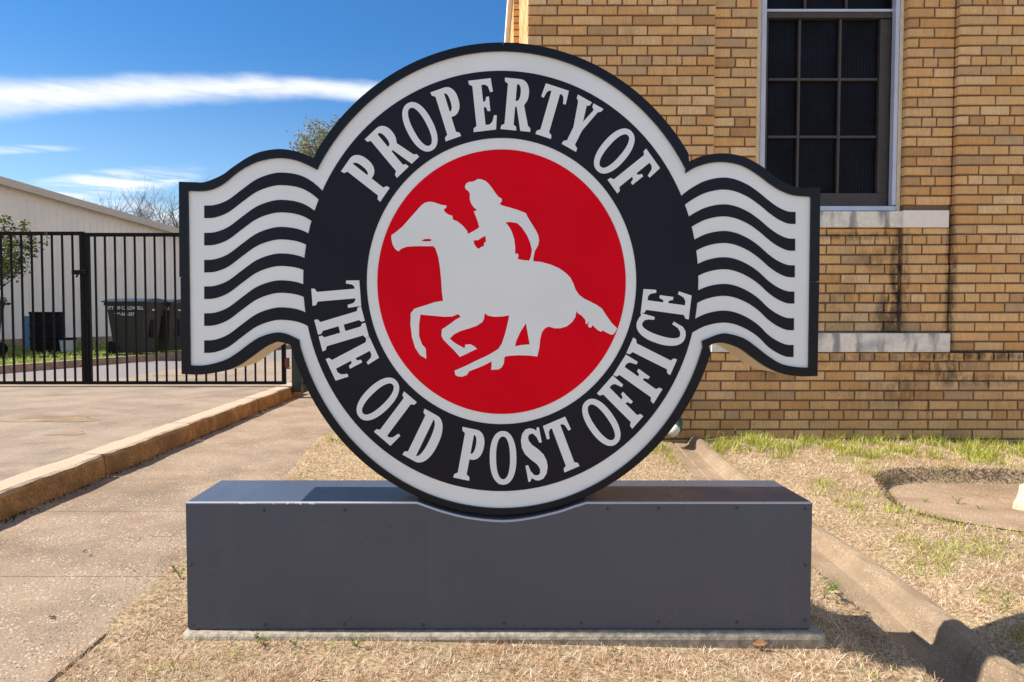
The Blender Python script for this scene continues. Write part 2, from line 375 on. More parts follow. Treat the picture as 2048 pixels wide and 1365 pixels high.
M['lid'] = mat('navy_bin_lid', rough=.4, fn=speckle((.018, .028, .045), .12, 15))
M['binprint'] = mat('white_bin_print', (.6, .6, .62), .6)
M['drum'] = mat('black_drum', rough=.7, spec=.15, fn=speckle((.012, .010, .014), .3, 10))
M['bluep'] = mat('blue_plastic', rough=.5, fn=speckle((.10, .20, .33), .12, 8))
M['bucket'] = mat('white_bucket', rough=.5, fn=speckle((.72, .72, .74), .06, 9))
M['bark'] = mat('bark', rough=.9, fn=speckle((.16, .13, .12), .3, 14, .6, .01))
M['leaf_ever'] = mat('evergreen_leaf', rough=.6, spec=.3, fn=blade_fn([(0, (.20, .21, .11)), (.4, (.32, .31, .19)), (.7, (.12, .13, .07)), (1, (.42, .40, .28))]))
M['leaf_shrub'] = mat('shrub_leaf', rough=.55, spec=.3, fn=blade_fn([(0, (.06, .10, .012)), (.4, (.13, .17, .025)), (.7, (.03, .05, .01)), (1, (.20, .18, .05))]))
M['leaf_dry'] = mat('dry_leaf', rough=.8, fn=speckle((.26, .12, .05), .3, 40))
M['debris'] = mat('dark_debris', rough=.9, fn=speckle((.05, .035, .02), .4, 40))
M['rock'] = mat('pale_rock', rough=.9, fn=speckle((.62, .52, .38), .15, 14, .5, .01))
M['pipe_green'] = mat('green_pipe', rough=.5, fn=speckle((.035, .09, .07), .2, 20))
M['pipe_white'] = mat('white_pipe_mouth', rough=.5, fn=speckle((.66, .68, .60), .1, 20))
M['rustlatch'] = mat('red_brown_lock', rough=.6, fn=speckle((.16, .03, .02), .3, 30))
M['concrete_dark'] = mat('joint_soil', rough=1, fn=speckle((.10, .075, .055), .3, 40))
# ------------------------------------------------------------------ ground shape
WALL = 4.80
_zy = [(-6, -.42), (0, -.24), (1.2, -.17), (1.7, -.125), (2.1, -.085), (2.5, -.05), (3.1, -.02), (4.0, .005), (4.5, .05), (4.8, .085), (6, .1), (60, .1)]
def z0(y):
    for (a, za), (b, zb) in zip(_zy, _zy[1:]):
        if a <= y <= b: return za+(zb-za)*(y-a)/(b-a)
    return _zy[0][1] if y < -6 else .1
def zc(y): return -.045*sst(3.0, 2.1, y)
def sst(a, b, x): t = min(1, max(0, (x-a)/(b-a))); return t*t*(3-2*t)
PITC = (2.93, 3.40); PITR = (.86, .70)
def pit(x, y):
    dx, dy = (x-PITC[0])/PITR[0], (y-PITC[1])/PITR[1]
    return math.hypot(dx, dy)+.05*math.sin(5*math.atan2(dy, dx))
def gz(x, y):
    rise = .085*sst(3.7, 4.8, y)
    zl = rise-.06*sst(1.9, .4, y)*sst(-.9, -.3, x)+.006*sst(-.95, -1.1, x)
    zl -= .030*sst(-.6, .95, x)*sst(2.12, 1.95, y)+.014*sst(2.1, 1.98, y)
    z = zl+(z0(y)-zl)*sst(1.02, 1.22, x)
    if 1.2 < x < 1.4: z -= .04*sst(1.225, 1.24, x)*sst(2.95, 3.2, y)+.10*sst(1.302, 1.316, x)
    if x > 1.5:
        z += .03*sst(1.5, 1.75, x)+.05*sst(1.55, 1.9, x)*sst(3.0, 2.1, y)+.012*math.sin(3.1*x+1)*math.sin(2.3*y)*sst(1.6, 2, x)
        z -= .055*sst(1.6, 3.8, x)*sst(3.7, 4.6, y)
        p = pit(x, y); d = sst(1.06, .97, p)*sst(2.55, 3.6, y+.35*(x-2.93))
        z -= .085*d
    return z
def grid(name, xs, ys, fz, m, smooth=True):
    v = [(x, y, fz(x, y)) for y in ys for x in xs]; nx = len(xs)
    f = [(j*nx+i, j*nx+i+1, (j+1)*nx+i+1, (j+1)*nx+i) for j in range(len(ys)-1) for i in range(nx-1)]
    mb = MB(); mb.add(v, f); o = mb.build(name, m, smooth=smooth); return tag(o, kind='structure')
def lin(a, b, n): return [a+(b-a)*i/(n-1) for i in range(n)]
g = MB(); g.box(-400, 400, -160, 700, -.75, -.55); tag(g.build('ground', M['far']), kind='structure')
grid('lawn', lin(-1.165, 1.215, 61)+[1.225, 1.238, 1.26, 1.285, 1.30, 1.309, 1.312], lin(-3, 4.9, 150), gz, M['lawn'])
ql = grid('lawn', lin(1.50, 4.6, 130)+[5.5, 7, 10, 14], [-3, -1, 0, 1]+lin(1.3, 4.9, 150), gz, M['lawn'])
# soil showing inside the pit in the turf
pv = [(PITC[0], PITC[1], gz(*PITC)+.006)]
n = 60
for k in range(n):
    a = 2*math.pi*k/n; r = .955-.05*math.sin(5*a)
    x = PITC[0]+PITR[0]*r*math.cos(a); y = PITC[1]+PITR[1]*r*math.sin(a); pv.append((x, y, gz(x, y)+.005))
# denser fan so that it follows the ground
mb = MB(); rings = [.25, .5, .75, 1.]; vs = [pv[0]]
for q in rings:
    for k in range(n):
        x = PITC[0]+(pv[k+1][0]-PITC[0])*q; y = PITC[1]+(pv[k+1][1]-PITC[1])*q; vs.append((x, y, gz(x, y)+.006))
fs = [(0, 1+k, 1+(k+1) % n) for k in range(n)]
for i in range(3):
    for k in range(n):
        a, b = 1+i*n+k, 1+i*n+(k+1) % n; fs.append((a, a+n, b+n, b))
mb.add(vs, fs); tag(mb.build('bare_soil', M['soil'], smooth=True), kind='structure')
# ------------------------------------------------------------------ path of slabs, curb, driveway
def slab_mesh(x0, x1, y0, y1, zt, th, b=.006):
    return MB().bbox(x0, x1, y0, y1, zt-th, zt, b)
path = MB().box(-2.25, -1.125, -3, 8.2, -.30, -.035).build('path', M['concrete_dark']); tag(path, kind='structure')
ysl = [-3, -1.2, .2, 1.55, on(200, 1153, 0).y, on(200, 1023, 0).y, on(400, 942, 0).y, 5.2, 6.3, 7.3, 8.2]
for i in range(len(ysl)-1):
    dz = 0
    slab_mesh(-2.24, -1.13+random.uniform(-.006, .006), ysl[i]+.0015, ysl[i+1]-.0015, .0+dz, .06, .003).build('slab', M['slab'], path)
def curb_run():
    root = empty('curb', (0, 0, 0), 'rough orange brown concrete curb running from the gate along the raised driveway', 'curb')
    cuts = [-3, -.6, 1.6, on(210, 953, 0).y, on(300, 910, 0).y+.55, on(501, 831, 0).y, on(513, 826, 0).y+.07, 7.4, 8.35]
    for i in range(len(cuts)-1):
        y0, y1 = cuts[i]+.006, cuts[i+1]-.006; ns = max(2, int((y1-y0)/.07)); ys = lin(y0, y1, ns)
        prof = [(-.175, -.1), (-.175, .128), (-.165, .134), (-.035, .132), (-.016, .124), (-.006, .106), (0, .05), (.006, -.02), (.006, -.1)]
        v = []; 
        for y in ys:
            jx = .005*math.sin(y*9)+.003*math.sin(y*31)+random.uniform(-.004, .004)
            for k, (a, b) in enumerate(prof): v.append((-2.235+a+(jx if k > 3 else 0)+random.uniform(-.0015, .0015), y, b+random.uniform(-.0015, .0015)))
        m = len(prof); f = [(j*m+k, j*m+k+1, (j+1)*m+k+1, (j+1)*m+k) for j in range(ns-1) for k in range(m-1)]
        f += [tuple(range(m-1, -1, -1)), tuple((ns-1)*m+k for k in range(m))]
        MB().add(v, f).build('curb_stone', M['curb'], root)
    return root
curb_run()
drv = MB().box(-30, -2.41, -3, 8.9, -.3, .10).build('driveway', M['concrete_dark']); tag(drv, kind='structure')
dc = [-3, 1.4, on(60, 908, .13).y, 6.15, 8.9]
for i in range(4):
    for x0, x1 in ((-30, -9.3), (-9.3, -2.41)):
        slab_mesh(x0+.004, x1-.003, dc[i]+.002, dc[i+1]-.002, .13, .08, .003).build('slab', M['drive'], drv)
# light repair patches on the driveway
for px, py, rx, ry in ((110, 839, .33, .16), (135, 867, .12, .09)):
    c = on(px, py, .13); v = [(c.x, c.y, .1325)]; nn = 22
    for k in range(nn):
        a = 2*math.pi*k/nn; r = 1+.25*math.sin(3*a+px)+.12*random.random(); v.append((c.x+rx*r*math.cos(a), c.y+ry*r*math.sin(a), .1325))
    o = MB().add(v, [(0, 1+k, 1+(k+1) % nn) for k in range(nn)]).build('patch', M['gutter'], drv)
# yard behind the gate
tag(MB().box(-60, 60, -60, -3.01, -.54, -.43).build('unseen_bounce_street', M['drive']), kind='structure')  # unseen paving behind the camera, added pale to bounce sunlight forward
tag(MB().box(-40, 30, 8.905, 60, -.3, .122).build('yard_pavement', M['asphalt']), kind='structure')
tag(MB().box(-4.8, .35, 8.91, 13.0, .05, .1265).build('concrete_apron', M['drive']), kind='structure')
tag(MB().box(-2.24, .30, 5.02, 8.9, -.2, -.004).build('side_path', M['drive']), kind='structure')
# far curb and grass verge beyond the gate
A = on(-60, 752, .13); B = on(365, 716, .13); Cc = B+(B-A)*1.2
def verge():
    root = empty('far_curb', (0, 0, 0), 'low brown curb along the green strip beyond the black gate', 'curb')
    d = (Cc-A).normalized(); nrm = Vector((-d.y, d.x, 0)); L = (Cc-A).length; k = 0; s = -3.
    while s < L:
        e = s+2.4; p0, p1 = A+d*(s+.01), A+d*(e-.01); v = []
        for p in (p0, p1):
            for q, z in ((0, .0), (0, .20), (.03, .235), (.15, .235), (.15, 0)): v.append((p.x+nrm.x*q, p.y+nrm.y*q, z))
        MB().add(v, [(0,1,6,5)[::-1], (1,2,7,6)[::-1], (2,3,8,7)[::-1], (3,4,9,8)[::-1], (0,1,2,3,4), (9,8,7,6,5)]).build('curb_stone', M['found'], root); s = e
    a0 = A-d*3+nrm*.15; a1 = Cc+nrm*.15; b0 = a0+nrm*9; b1 = a1+nrm*9
    v = [(a0.x, a0.y, .228), (a1.x, a1.y, .228), (b1.x, b1.y, .30), (b0.x, b0.y, .30)]
    tag(MB().add(v, [(0, 1, 2, 3)]).build('grass_verge', M['yard']), kind='structure')
    return d, nrm
VD, VN = verge()
# ------------------------------------------------------------------ gutter on the right
def gutter():
    root = tag(MB().box(1.235, 1.50, -3, WALL-.1, -.75, -.5).build('drain_channel', M['concrete_dark']), kind='structure')
    ys = lin(-3, 1.2, 12)+lin(1.3, 4.72, 70)
    # the narrow edging, a dark joint, then the dished channel with a raised lip
    prof_e = [(1.222, -.12), (1.222, .004), (1.232, .010), (1.300, .004), (1.304, -.004), (1.304, -.1)]
    prof_c = [(1.313, -.1), (1.313, -.004), (1.32, 0), (1.37, -.004), (1.405, -.002), (1.422, .012), (1.436, .034), (1.452, .046), (1.475, .050), (1.497, .047), (1.508, .03), (1.51, -.1)]
    cuts_c = [0, 18, 27, 62, len(ys)-1]; 
    def run(prof, cuts, m, name):
        for a, b in zip(cuts, cuts[1:]):
            yy = ys[a:b+1]; v = []
            for j, y in enumerate(yy):
                y2 = y+(.0012 if j == 0 else -.0012 if j == len(yy)-1 else 0)
                for k, (x, z) in enumerate(prof):
                    w = .004*math.sin(y*4.3+k*.4)
                    dz = zc(y)*(1 if k < 5 else .85 if k == 5 else .35 if k == 6 else 0) if name == 'channel_stone' else (-.045*sst(3.2, 2.9, y))
                    v.append((x+w+(.045*sst(3.2, 2.1, y) if name == 'channel_stone' and k > 3 else 0), y2, z0(y)+z-.012+dz+random.uniform(-.003, .003)))
            q = len(prof); f = [(j*q+k, (j+1)*q+k, (j+1)*q+k+1, j*q+k+1)[::-1] for j in range(len(yy)-1) for k in range(q-1)]
            f += [tuple(range(q-1, -1, -1)), tuple((len(yy)-1)*q+k for k in range(q))]
            MB().add(v, f).build(name, m, root, smooth=False)
    run(prof_e, [0, 20, 40, 60, len(ys)-1], M['gutter'], 'edging_stone')
    run(prof_c, cuts_c, M['gutter'], 'channel_stone')
gutter()
# ------------------------------------------------------------------ the brick building
HY = [PZ(713, WALL), PZ(121.3, WALL)]; CP = (HY[1]-HY[0])/30.; BH = CP-.0115; SP = 59.3/F*WALL
TOPZ = 4.3
bld = empty('brick_building', (PX(1055, WALL), WALL, 0), 'tan brick building with stone sills and a tall dark window behind the sign', 'building')
BO = bld.location.copy()
def wb(mb, name, m, **k): return local(mb, BO).build(name, m, bld, **k)
X1 = PX(1055, WALL); Xr = PX(1428, WALL); Xw0 = PX(1513, 4.84); Xw1 = PX(1810.5, 4.84); Xs3 = PX(1903.5, 4.84); Xs4 = PX(1914, WALL); XE = 6.2
ZLT = PZ(667, 4.78); ZLB = PZ(705, 4.78); ZST = PZ(423, 4.85); ZSB = PZ(455.5, 4.85); ZG = -.1
# backing walls carry the mortar
back = MB()
def backing(x0, x1, yf, z0_, z1, d=.35): back.box(x0, x1, yf+.009, yf+.009+d, z0_, z1)
backing(X1+.006, XE, 4.765, ZG, ZLB-.003, .4)
backing(X1+.006, Xr-.006, 4.80, ZLB, TOPZ)
backing(Xr, Xw0-.004, 4.84, ZLB, TOPZ)
backing(Xw1+.004, Xs3-.004, 4.84, ZLT-.02, TOPZ)
backing(Xs4+.006, XE, 4.80, ZLB, TOPZ)
backing(Xw0, Xw1, 4.875, ZLT-.02, ZSB)
wb(back, 'wall', M['mortar'])
wb(MB().box(Xs3-.004, Xs4+.006, 4.885, 5.1, ZLB, TOPZ), 'expansion_joint', M['groove'])
wb(MB().box(PX(1808.5, 4.83), PX(1811.5, 4.83), 4.858, 4.90, ZLT+.002, ZSB-.004), 'mortar_joint', M['mortar'])
wb(MB().box(Xs3, XE, 4.778, 4.9, ZLB-.0035, ZLB+.0015), 'dark_joint', M['groove'])
# side wall, recess and rear pier that catch the sun
sd = MB(); sd.box(X1+.009, X1+.3, 5.16, 6.05, ZG, TOPZ).box(X1+.07, X1+.3, 6.05, 7.2, ZG, TOPZ).box(X1+.009, X1+.3, 7.209, 10.6, ZG, TOPZ)
sd.box(X1+.3, XE, 5.5, 10.6, ZG, TOPZ); wb(sd, 'side_wall', M['mortar'])
def brick_verts(x0, x1, z0_, z1, yf, d, b=.0035, j=.0012, left=False):
    jj = lambda: random.uniform(-j, j)*1.5
    bl = .010 if left else b
    fr = [(x0+jj(), z0_+jj()), (x1+jj(), z0_+jj()), (x1+jj(), z1+jj()), (x0+jj(), z1+jj())]
    off = [(bl, b), (-b, b), (-b, -b), (bl, -b)]; pr = random.uniform(-.0015, .0018)
    v = [(p[0], yf+d, p[1]) for p in fr]+[(p[0], yf+(bl if (left and i in (0, 3)) else b)+pr, p[1]) for i, p in enumerate(fr)]
    v += [(p[0]+o[0], yf+pr, p[1]+o[1]) for p, o in zip(fr, off)]
    f = [(8, 9, 10, 11), (4, 5, 9, 8), (5, 6, 10, 9), (6, 7, 11, 10), (7, 4, 8, 11), (0, 1, 5, 4), (1, 2, 6, 5), (2, 3, 7, 6), (3, 0, 4, 7)]
    return v, f
bricks = []     # (x0, x1, z0, z1, yf, depth, roundleft)
def lay(x0, x1, yf, zb, zt, ph=0., roundleft=False, d=.07):
    i0 = int(math.floor((zb-HY[0])/CP))-1; i1 = int(math.ceil((zt-HY[0])/CP))+1
    for i in range(i0, i1):
        zc = HY[0]+i*CP; a, b = zc-BH/2, zc+BH/2
        if b > zt+.002 or a < zb-.012:
            if b < zb+.02 or a > zt-.02: continue
            a = max(a, zb); b = min(b, zt-.001)
        hdr = (i % 6 == 0); p = SP/2 if hdr else SP
        off = ph+(p*.5 if i % 2 else 0.)
        if hdr: off = ph+.3*p
        k0 = int(math.floor((x0-off)/p))-1; edges = []
        k = k0
        while off+k*p < x1+p:
            e = off+k*p
            if x0 < e < x1: edges.append(e)
            k += 1
        edges = [e for e in edges if e-x0 > .05 and x1-e > .05]
        ee = [x0-.005]+edges+[x1+.005]
        for q in range(len(ee)-1):
            bricks.append((ee[q]+.005, ee[q+1]-.005, a, b, yf, d, roundleft and q == 0))
lay(X1, XE, 4.765, ZG, ZLB-.004, X1)
lay(X1, Xr, 4.80, ZLB+.002, TOPZ, X1+.1)
lay(Xr+.002, Xw0-.002, 4.84, ZLB+.002, TOPZ, Xr+.02)
lay(Xw1, Xs3, 4.84, ZSB, TOPZ, Xw1+.08, True)
lay(PX(1811, 4.84), Xs3-.004, 4.84, ZLT, ZSB-.004, Xw1+.03)
lay(Xs4, XE, 4.80, ZLB+.002, TOPZ, Xs4+.05, True, .09)
lay(Xw0, PX(1810.5, 4.875), 4.875, ZLT, ZSB-.004, Xw0)
bricks = [b for b in bricks if not (b[4] == 4.84 and b[0] >= Xw1-.001 and b[3] > ZSB-.003 and b[2] < ZST and b[0] < Xs3)]
def hidden(x, y):
    if ((x-1003)/440)**2+((y-558)/472)**2 < 1: return True
    if 1360 < x < 1638 and 300 < y < 755:
        top = 308 if x < 1470 else 308+(x-1470)*.62 if x < 1580 else 377
        bot = 687 if x < 1450 else 687+(x-1450)*.6 if x < 1545 else 750
        return top < y < bot
    return not (-5 < x < 2053 and -8 < y < 895)
sc_ = []
for i, b in enumerate(bricks):
    x0, y1 = proj((b[0], b[4], b[2])); x1, y0 = proj((b[1], b[4], b[3]))
    vis = sum(not hidden(x0+(x1-x0)*u, y0+(y1-y0)*w) for u in (.1, .3, .5, .7, .9) for w in (.2, .8))/10
    vis *= max(0, min(x1, 2048)-max(x0, 0))*max(0, min(y1, 1365)-max(y0, 0))
    sc_.append((-round(vis/60), -x0, i))
sc_.sort(); single = [t[2] for t in sc_[:300]]; rest = [t[2] for t in sc_[300:]]
protos = {}
def brick_obj(b):
    w, h = b[1]-b[0], b[3]-b[2]; key = (round(w, 3), round(h, 3), b[6], random.randrange(3))
    if key not in protos:
        v, f = brick_verts(-w/2, w/2, -h/2, h/2, 0, b[5], left=b[6])
        me = bpy.data.meshes.new('brick'); me.from_pydata(v, [], f); me.materials.append(M['brick']); protos[key] = me
    o = bpy.data.objects.new('brick', protos[key]); link(o, bld)
    o.location = Vector(((b[0]+b[1])/2, b[4], (b[2]+b[3])/2))-BO
for i in single: brick_obj(bricks[i])
rb = MB()
for i in rest:
    b = bricks[i]; rb.add(*brick_verts(*b[:6], left=b[6]))
# bricks of the sunlit side faces
def side_lay(X, ya, yb):
    z = HY[0]-CP*6; i = -6
    while z < TOPZ:
        y = ya+(SP/2 if i % 2 else SP)
        e = [ya]
        while y < yb-.05: e.append(y); y += SP
        e.append(yb)
        for q in range(len(e)-1): rb.box(X+random.uniform(-.001, .001), X+.08, e[q]+.004, e[q+1]-.005, z-BH/2, z+BH/2)
        i += 1; z = HY[0]+i*CP
side_lay(X1+.002, 5.16, 6.05); side_lay(X1+.062, 6.05, 7.2); side_lay(X1+.002, 7.2, 10.6)
# left end of the front pier
for i in range(-7, 52):
    z = HY[0]+i*CP
    if z < TOPZ: rb.box(X1+.0005, X1+.06, 4.872, 5.155, z-BH/2, z+BH/2); rb.box(X1+.0005, X1+.07, 7.201, 7.26, z-BH/2, z+BH/2)
tag(wb(rb, 'brickwork', M['brick']), kind='stuff')
# stone courses
wb(MB().bbox(Xr-.02, PX(1909, 4.75), 4.745, 4.95, ZLB+.002, ZLT, .006), 'stone_ledge', M['stone'])
wb(MB().bbox(Xw0, PX(1808.5, 4.85)-.004, 4.845, 5.05, ZSB+.002, ZST, .006), 'window_sill', M['stone'])
wb(MB().bbox(PX(1809, 4.83), PX(1901, 4.83), 4.828, 5.0, ZSB-.002, PZ(421, 4.83), .005), 'sill_block', M['stone_white'])
# window
win = local(MB().box(0, 0, 0, 0, 0, 0), (0, 0, 0))
def wx(p, Y=4.90): return PX(p, Y)
def wz(p, Y=4.90): return PZ(p, Y)
wf = wb(MB().box(Xw0, wx(1519.5), 4.895, 4.99, ZST, TOPZ).box(wx(1794, 4.885), Xw1-.004, 4.884, 4.99, ZST, TOPZ), 'window', M['casing'])
def wpart(mb, name, m): return local(mb, BO).build(name, m, wf)
fr = MB(); fr.bbox(wx(1519.8, 4.888), wx(1529.5, 4.888), 4.888, 4.93, wz(411.5), TOPZ, .003).bbox(wx(1785.5, 4.88), wx(1793.5, 4.88), 4.880, 4.925, wz(411.5), TOPZ, .003).bbox(wx(1519, 4.88), wx(1793.5, 4.88), 4.878, 4.93, wz(422, 4.878), wz(412.5, 4.878), .003)
wpart(fr, 'frame', M['alu'])
wpart(MB().bbox(wx(1530.3), wx(1785), 4.935, 4.97, wz(411.3), wz(385), .003), 'rail', M['sash'])
wpart(MB().bbox(wx(1761), wx(1785), 4.936, 4.97, wz(384.6), wz(34), .003), 'stile', M['sash'])
wpart(MB().bbox(wx(1530.3), wx(1537), 4.936, 4.97, wz(384.6), wz(34), .003), 'stile', M['sash'])
wpart(MB().bbox(wx(1530.3), wx(1785), 4.925, 4.975, wz(33), wz(17), .004), 'meeting_rail', M['sash'])
wpart(MB().bbox(wx(1530.3), wx(1785), 4.918, 4.924, wz(21), wz(16), .0015), 'rail_edge', M['alu'])
vx = [1537, 1600.5, 1682, 1761]; hy = [384.6, 271, 155, 34]
for i in (1, 2): wpart(MB().bbox(wx(vx[i])-.009, wx(vx[i])+.009, 4.94, 4.965, wz(384.6), wz(34), .003), 'glazing_bar', M['sash'])
for i in (1, 2):
    for k in range(3): wpart(MB().bbox(wx(vx[k])+.0095, wx(vx[k+1])-.0095, 4.941, 4.964, wz(hy[i])-.009, wz(hy[i])+.009, .003), 'glazing_bar', M['sash'])
for i in range(3):
    for k in range(3): wpart(MB().box(wx(vx[k]), wx(vx[k+1]), 4.966+.001*((i+k) % 2), 4.972, wz(hy[i]), wz(hy[i+1])), 'pane', M['glass'])
for xb in (1612, 1695): wpart(MB().bbox(wx(xb)-.009, wx(xb)+.009, 4.955, 4.972, wz(16.5), TOPZ, .003), 'glazing_bar', M['sash'])
ux = [1530.3, 1612, 1695, 1785]
for k in range(3): wpart(MB().box(wx(ux[k]), wx(ux[k+1]), 4.973+.001*(k % 2), 4.979, wz(16.5), TOPZ), 'pane', M['glass'])
wpart(MB().box(Xw0, Xw1, 4.99, 5.1, ZST, TOPZ), 'lining', M['groove'])
wb(MB().box(X1-.05, XE, 4.70, 10.7, TOPZ, TOPZ+.16), 'coping', M['stone_white'])
# ------------------------------------------------------------------ the sign
YB = 2.02; YS = 2.05
def S(pts, Y=YS): return [(at(x, y, Y).x, at(x, y, Y).z) for x, y in pts]
zt, zb_ = PZ(1005, YB), PZ(1260, YB); bx0, bx1 = at(372, 1100, YB).x, at(1624, 1100, YB).x
foot = empty('footing', ((bx0+bx1)/2, 2.15, 0), 'low concrete footing slab under the grey steel sign base', 'footing')
fx0, fx1 = at(356, 1268, 1.99).x, at(1660, 1280, 1.99).x; fy0, fy1 = 1.992, 2.36
def rounded(ins, z, rad=.034, n=6):
    out = []
    for cx_, cy_, a0 in ((fx1-rad, fy1-rad, 0), (fx0+rad, fy1-rad, 90), (fx0+rad, fy0+rad, 180), (fx1-rad, fy0+rad, 270)):
        for k in range(n+1):
            a = R(a0+90*k/n); out.append((cx_+(rad-ins)*math.cos(a), cy_+(rad-ins)*math.sin(a), z))
    return out
zf_ = zb_-.001; fm = MB(); rings_ = [rounded(0, -.12), rounded(0, zf_-.016), rounded(.003, zf_-.008), rounded(.008, zf_-.003), rounded(.015, zf_)]
vv = [p for q in rings_ for p in q]; m_ = len(rings_[0]); ff = []
for a in range(len(rings_)-1):
    for k in range(m_): ff.append((a*m_+k, a*m_+(k+1) % m_, (a+1)*m_+(k+1) % m_, (a+1)*m_+k))
ff.append(tuple(range((len(rings_)-1)*m_, len(rings_)*m_)))
local(fm.add(vv, ff), foot.location).build('slab', M['footing'], foot)

sign = empty('monument_sign', ((bx0+bx1)/2, 2.15, zb_), 'round dark sign with wavy wings and a red horse rider emblem on grey steel base', 'sign')
SO = sign.location.copy()
def sb(mb, name, m, parent=None, **k): return local(mb, SO).build(name, m, parent or sign, **k)
def arc_pts(pts, n=6):      # Catmull-Rom through points
    out = []; P = [pts[0]]+list(pts)+[pts[-1]]
    for i in range(1, len(P)-2):
        p0, p1, p2, p3 = P[i-1], P[i], P[i+1], P[i+2]
        for k in range(n):
            t = k/n
            out.append(tuple(.5*((2*p1[j])+(-p0[j]+p2[j])*t+(2*p0[j]-5*p1[j]+4*p2[j]-p3[j])*t*t+(-p0[j]+3*p1[j]-3*p2[j]+p3[j])*t**3) for j in (0, 1)))
    out.append(tuple(pts[-1])); return out
dip = arc_pts([(834, 1005), (862, 1015), (890, 1024), (937, 1035), (1003, 1041.5), (1060, 1036), (1117, 1023), (1147, 1013), (1173, 1005)], 4)
front = [(371.5, 1260), (1624.5, 1260), (1624.5, 1005)]+dip[::-1]+[(371.5, 1005)]
fp = [(at(x, y, YB).x, at(x, y, YB).z) for x, y in front]; fp[0] = (bx0, zb_); fp[1] = (bx1, zb_); fp[2] = (bx1, zt); fp[-1] = (bx0, zt)
bm = bmesh.new(); fv = [bm.verts.new((x-SO.x, YB-SO.y, z-SO.z)) for x, z in fp]; bv = [bm.verts.new((x-SO.x, YB+.275-SO.y, z-SO.z)) for x, z in fp]
bm.faces.new(fv); bm.faces.new(bv[::-1]); nf = len(fv)
for i in range(nf): bm.faces.new((fv[i], bv[i], bv[(i+1) % nf], fv[(i+1) % nf]))
bm.normal_update(); be = [e for e in bm.edges if len(e.link_faces) == 2 and e.calc_face_angle(0) > .6]
bmesh.ops.bevel(bm, geom=be, offset=.0035, segments=2, affect='EDGES'); bmesh.ops.recalc_face_normals(bm, faces=bm.faces[:])
me = bpy.data.meshes.new('base_box'); bm.to_mesh(me); bm.free(); me.materials.append(M['base']); base = link(bpy.data.objects.new('base_box', me), sign)
scr = [(528, 1021), (690, 1021), (1215, 1018), (1317, 1017), (1474, 1016), (1611, 1018), (387, 1250), (531, 1250), (690, 1249), (847, 1250), (1008, 1246), (1163, 1246), (1317, 1244), (1474, 1245), (1610, 1241), (1611, 1131), (382, 1130)]
for i, (x, y) in enumerate(scr):
    p = at(x, y, YB); sm = MB().lathe((0, 0, 0), [(.0052, .0), (.005, -.0015), (.0028, -.0026)], 10, 'Y')
    o = sm.build('screw', M['rust'] if i == 12 else M['screw'], base); o.location = p-SO
    if i == 12: o['label'] = 'rusty red screw'
M['highlight'] = mat('pale_edge_highlight', rough=.3, spec=.6, fn=vinyl((.42, .44, .52), .25, .05))  # lighter colour painted as the sky highlight along the base's top edge
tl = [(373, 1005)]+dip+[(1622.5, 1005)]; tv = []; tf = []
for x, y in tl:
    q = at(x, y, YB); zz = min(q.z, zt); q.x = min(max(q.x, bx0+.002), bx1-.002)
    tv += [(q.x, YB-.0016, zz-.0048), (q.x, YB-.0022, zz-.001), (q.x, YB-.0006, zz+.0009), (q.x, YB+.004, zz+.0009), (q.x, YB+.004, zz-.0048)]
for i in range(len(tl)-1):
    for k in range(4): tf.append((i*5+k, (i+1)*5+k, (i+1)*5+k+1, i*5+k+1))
sb(MB().add(tv, tf), 'edge_highlight', M['highlight'])
# chipped paint along the top front edge
for x0, x1 in ((478, 512), (545, 548), (573, 579), (590, 603), (617, 630)):
    a, b = at(x0, 1005, YB), at(x1, 1005, YB); m_ = MB(); n = 6
    v = [(a.x+(b.x-a.x)*k/n, YB-.0026, zt-.0005) for k in range(n+1)]+[(a.x+(b.x-a.x)*k/n, YB-.0026, zt-.003-random.random()*.0035) for k in range(n+1)]
    v += [(p[0], YB-.0005, p[2]) for p in v]
    f = [(k+n+1, k+n+2, k+1, k) for k in range(n)]+[(k, k+1, k+1+2*(n+1), k+2*(n+1)) for k in range(n)]
    sb(m_.add(v, f), 'paint_chip', M['face'])
# outlines in photo units
def ell(cx, cy, rx, ry, a0, a1, n): return [(cx+rx*math.cos(R(a0+(a1-a0)*k/n)), cy-ry*math.sin(R(a0+(a1-a0)*k/n))) for k in range(n+1)]
EO = (1003.5, 558, 438.5, 470); EI = (1003, 560, 419.5, 455.5)
def ang(E, x, y): return math.degrees(math.atan2(-(y-E[1])/E[3], (x-E[0])/E[2]))
Lo_t = arc_pts([(360.5, 365), (390, 366), (413, 365.5), (446, 352), (468, 336), (497, 317), (523, 305.6), (560, 300), (596, 305), (629, 318)], 5)
Lo_b = arc_pts([(366, 748), (406, 749), (450, 742), (478, 732), (505, 714), (530, 696), (545, 688), (560, 684), (583, 690)], 5)
Li_t = arc_pts([(378.5, 383), (406, 383.6), (428, 379.5), (450, 368), (475, 347.5), (497.5, 333.5), (523, 323), (560, 317.4), (596, 323), (636, 341)], 5)
Li_b = arc_pts([(383, 731), (413, 730.5), (450, 721), (475.5, 706.7), (501, 687.5), (523, 674), (552, 665.6), (574, 668), (600, 680)], 5)
Ro_t = arc_pts([(1376.6, 324.7), (1406, 313), (1446, 308.6), (1483, 315), (1516, 331), (1545, 353), (1574.5, 371), (1600, 377), (1637.5, 377)], 5)
Ro_b = arc_pts([(1632, 752), (1596.5, 752.6), (1560, 747), (1530.5, 734), (1501, 714), (1479, 698), (1453.6, 688), (1431.6, 686), (1415.5, 692)], 5)
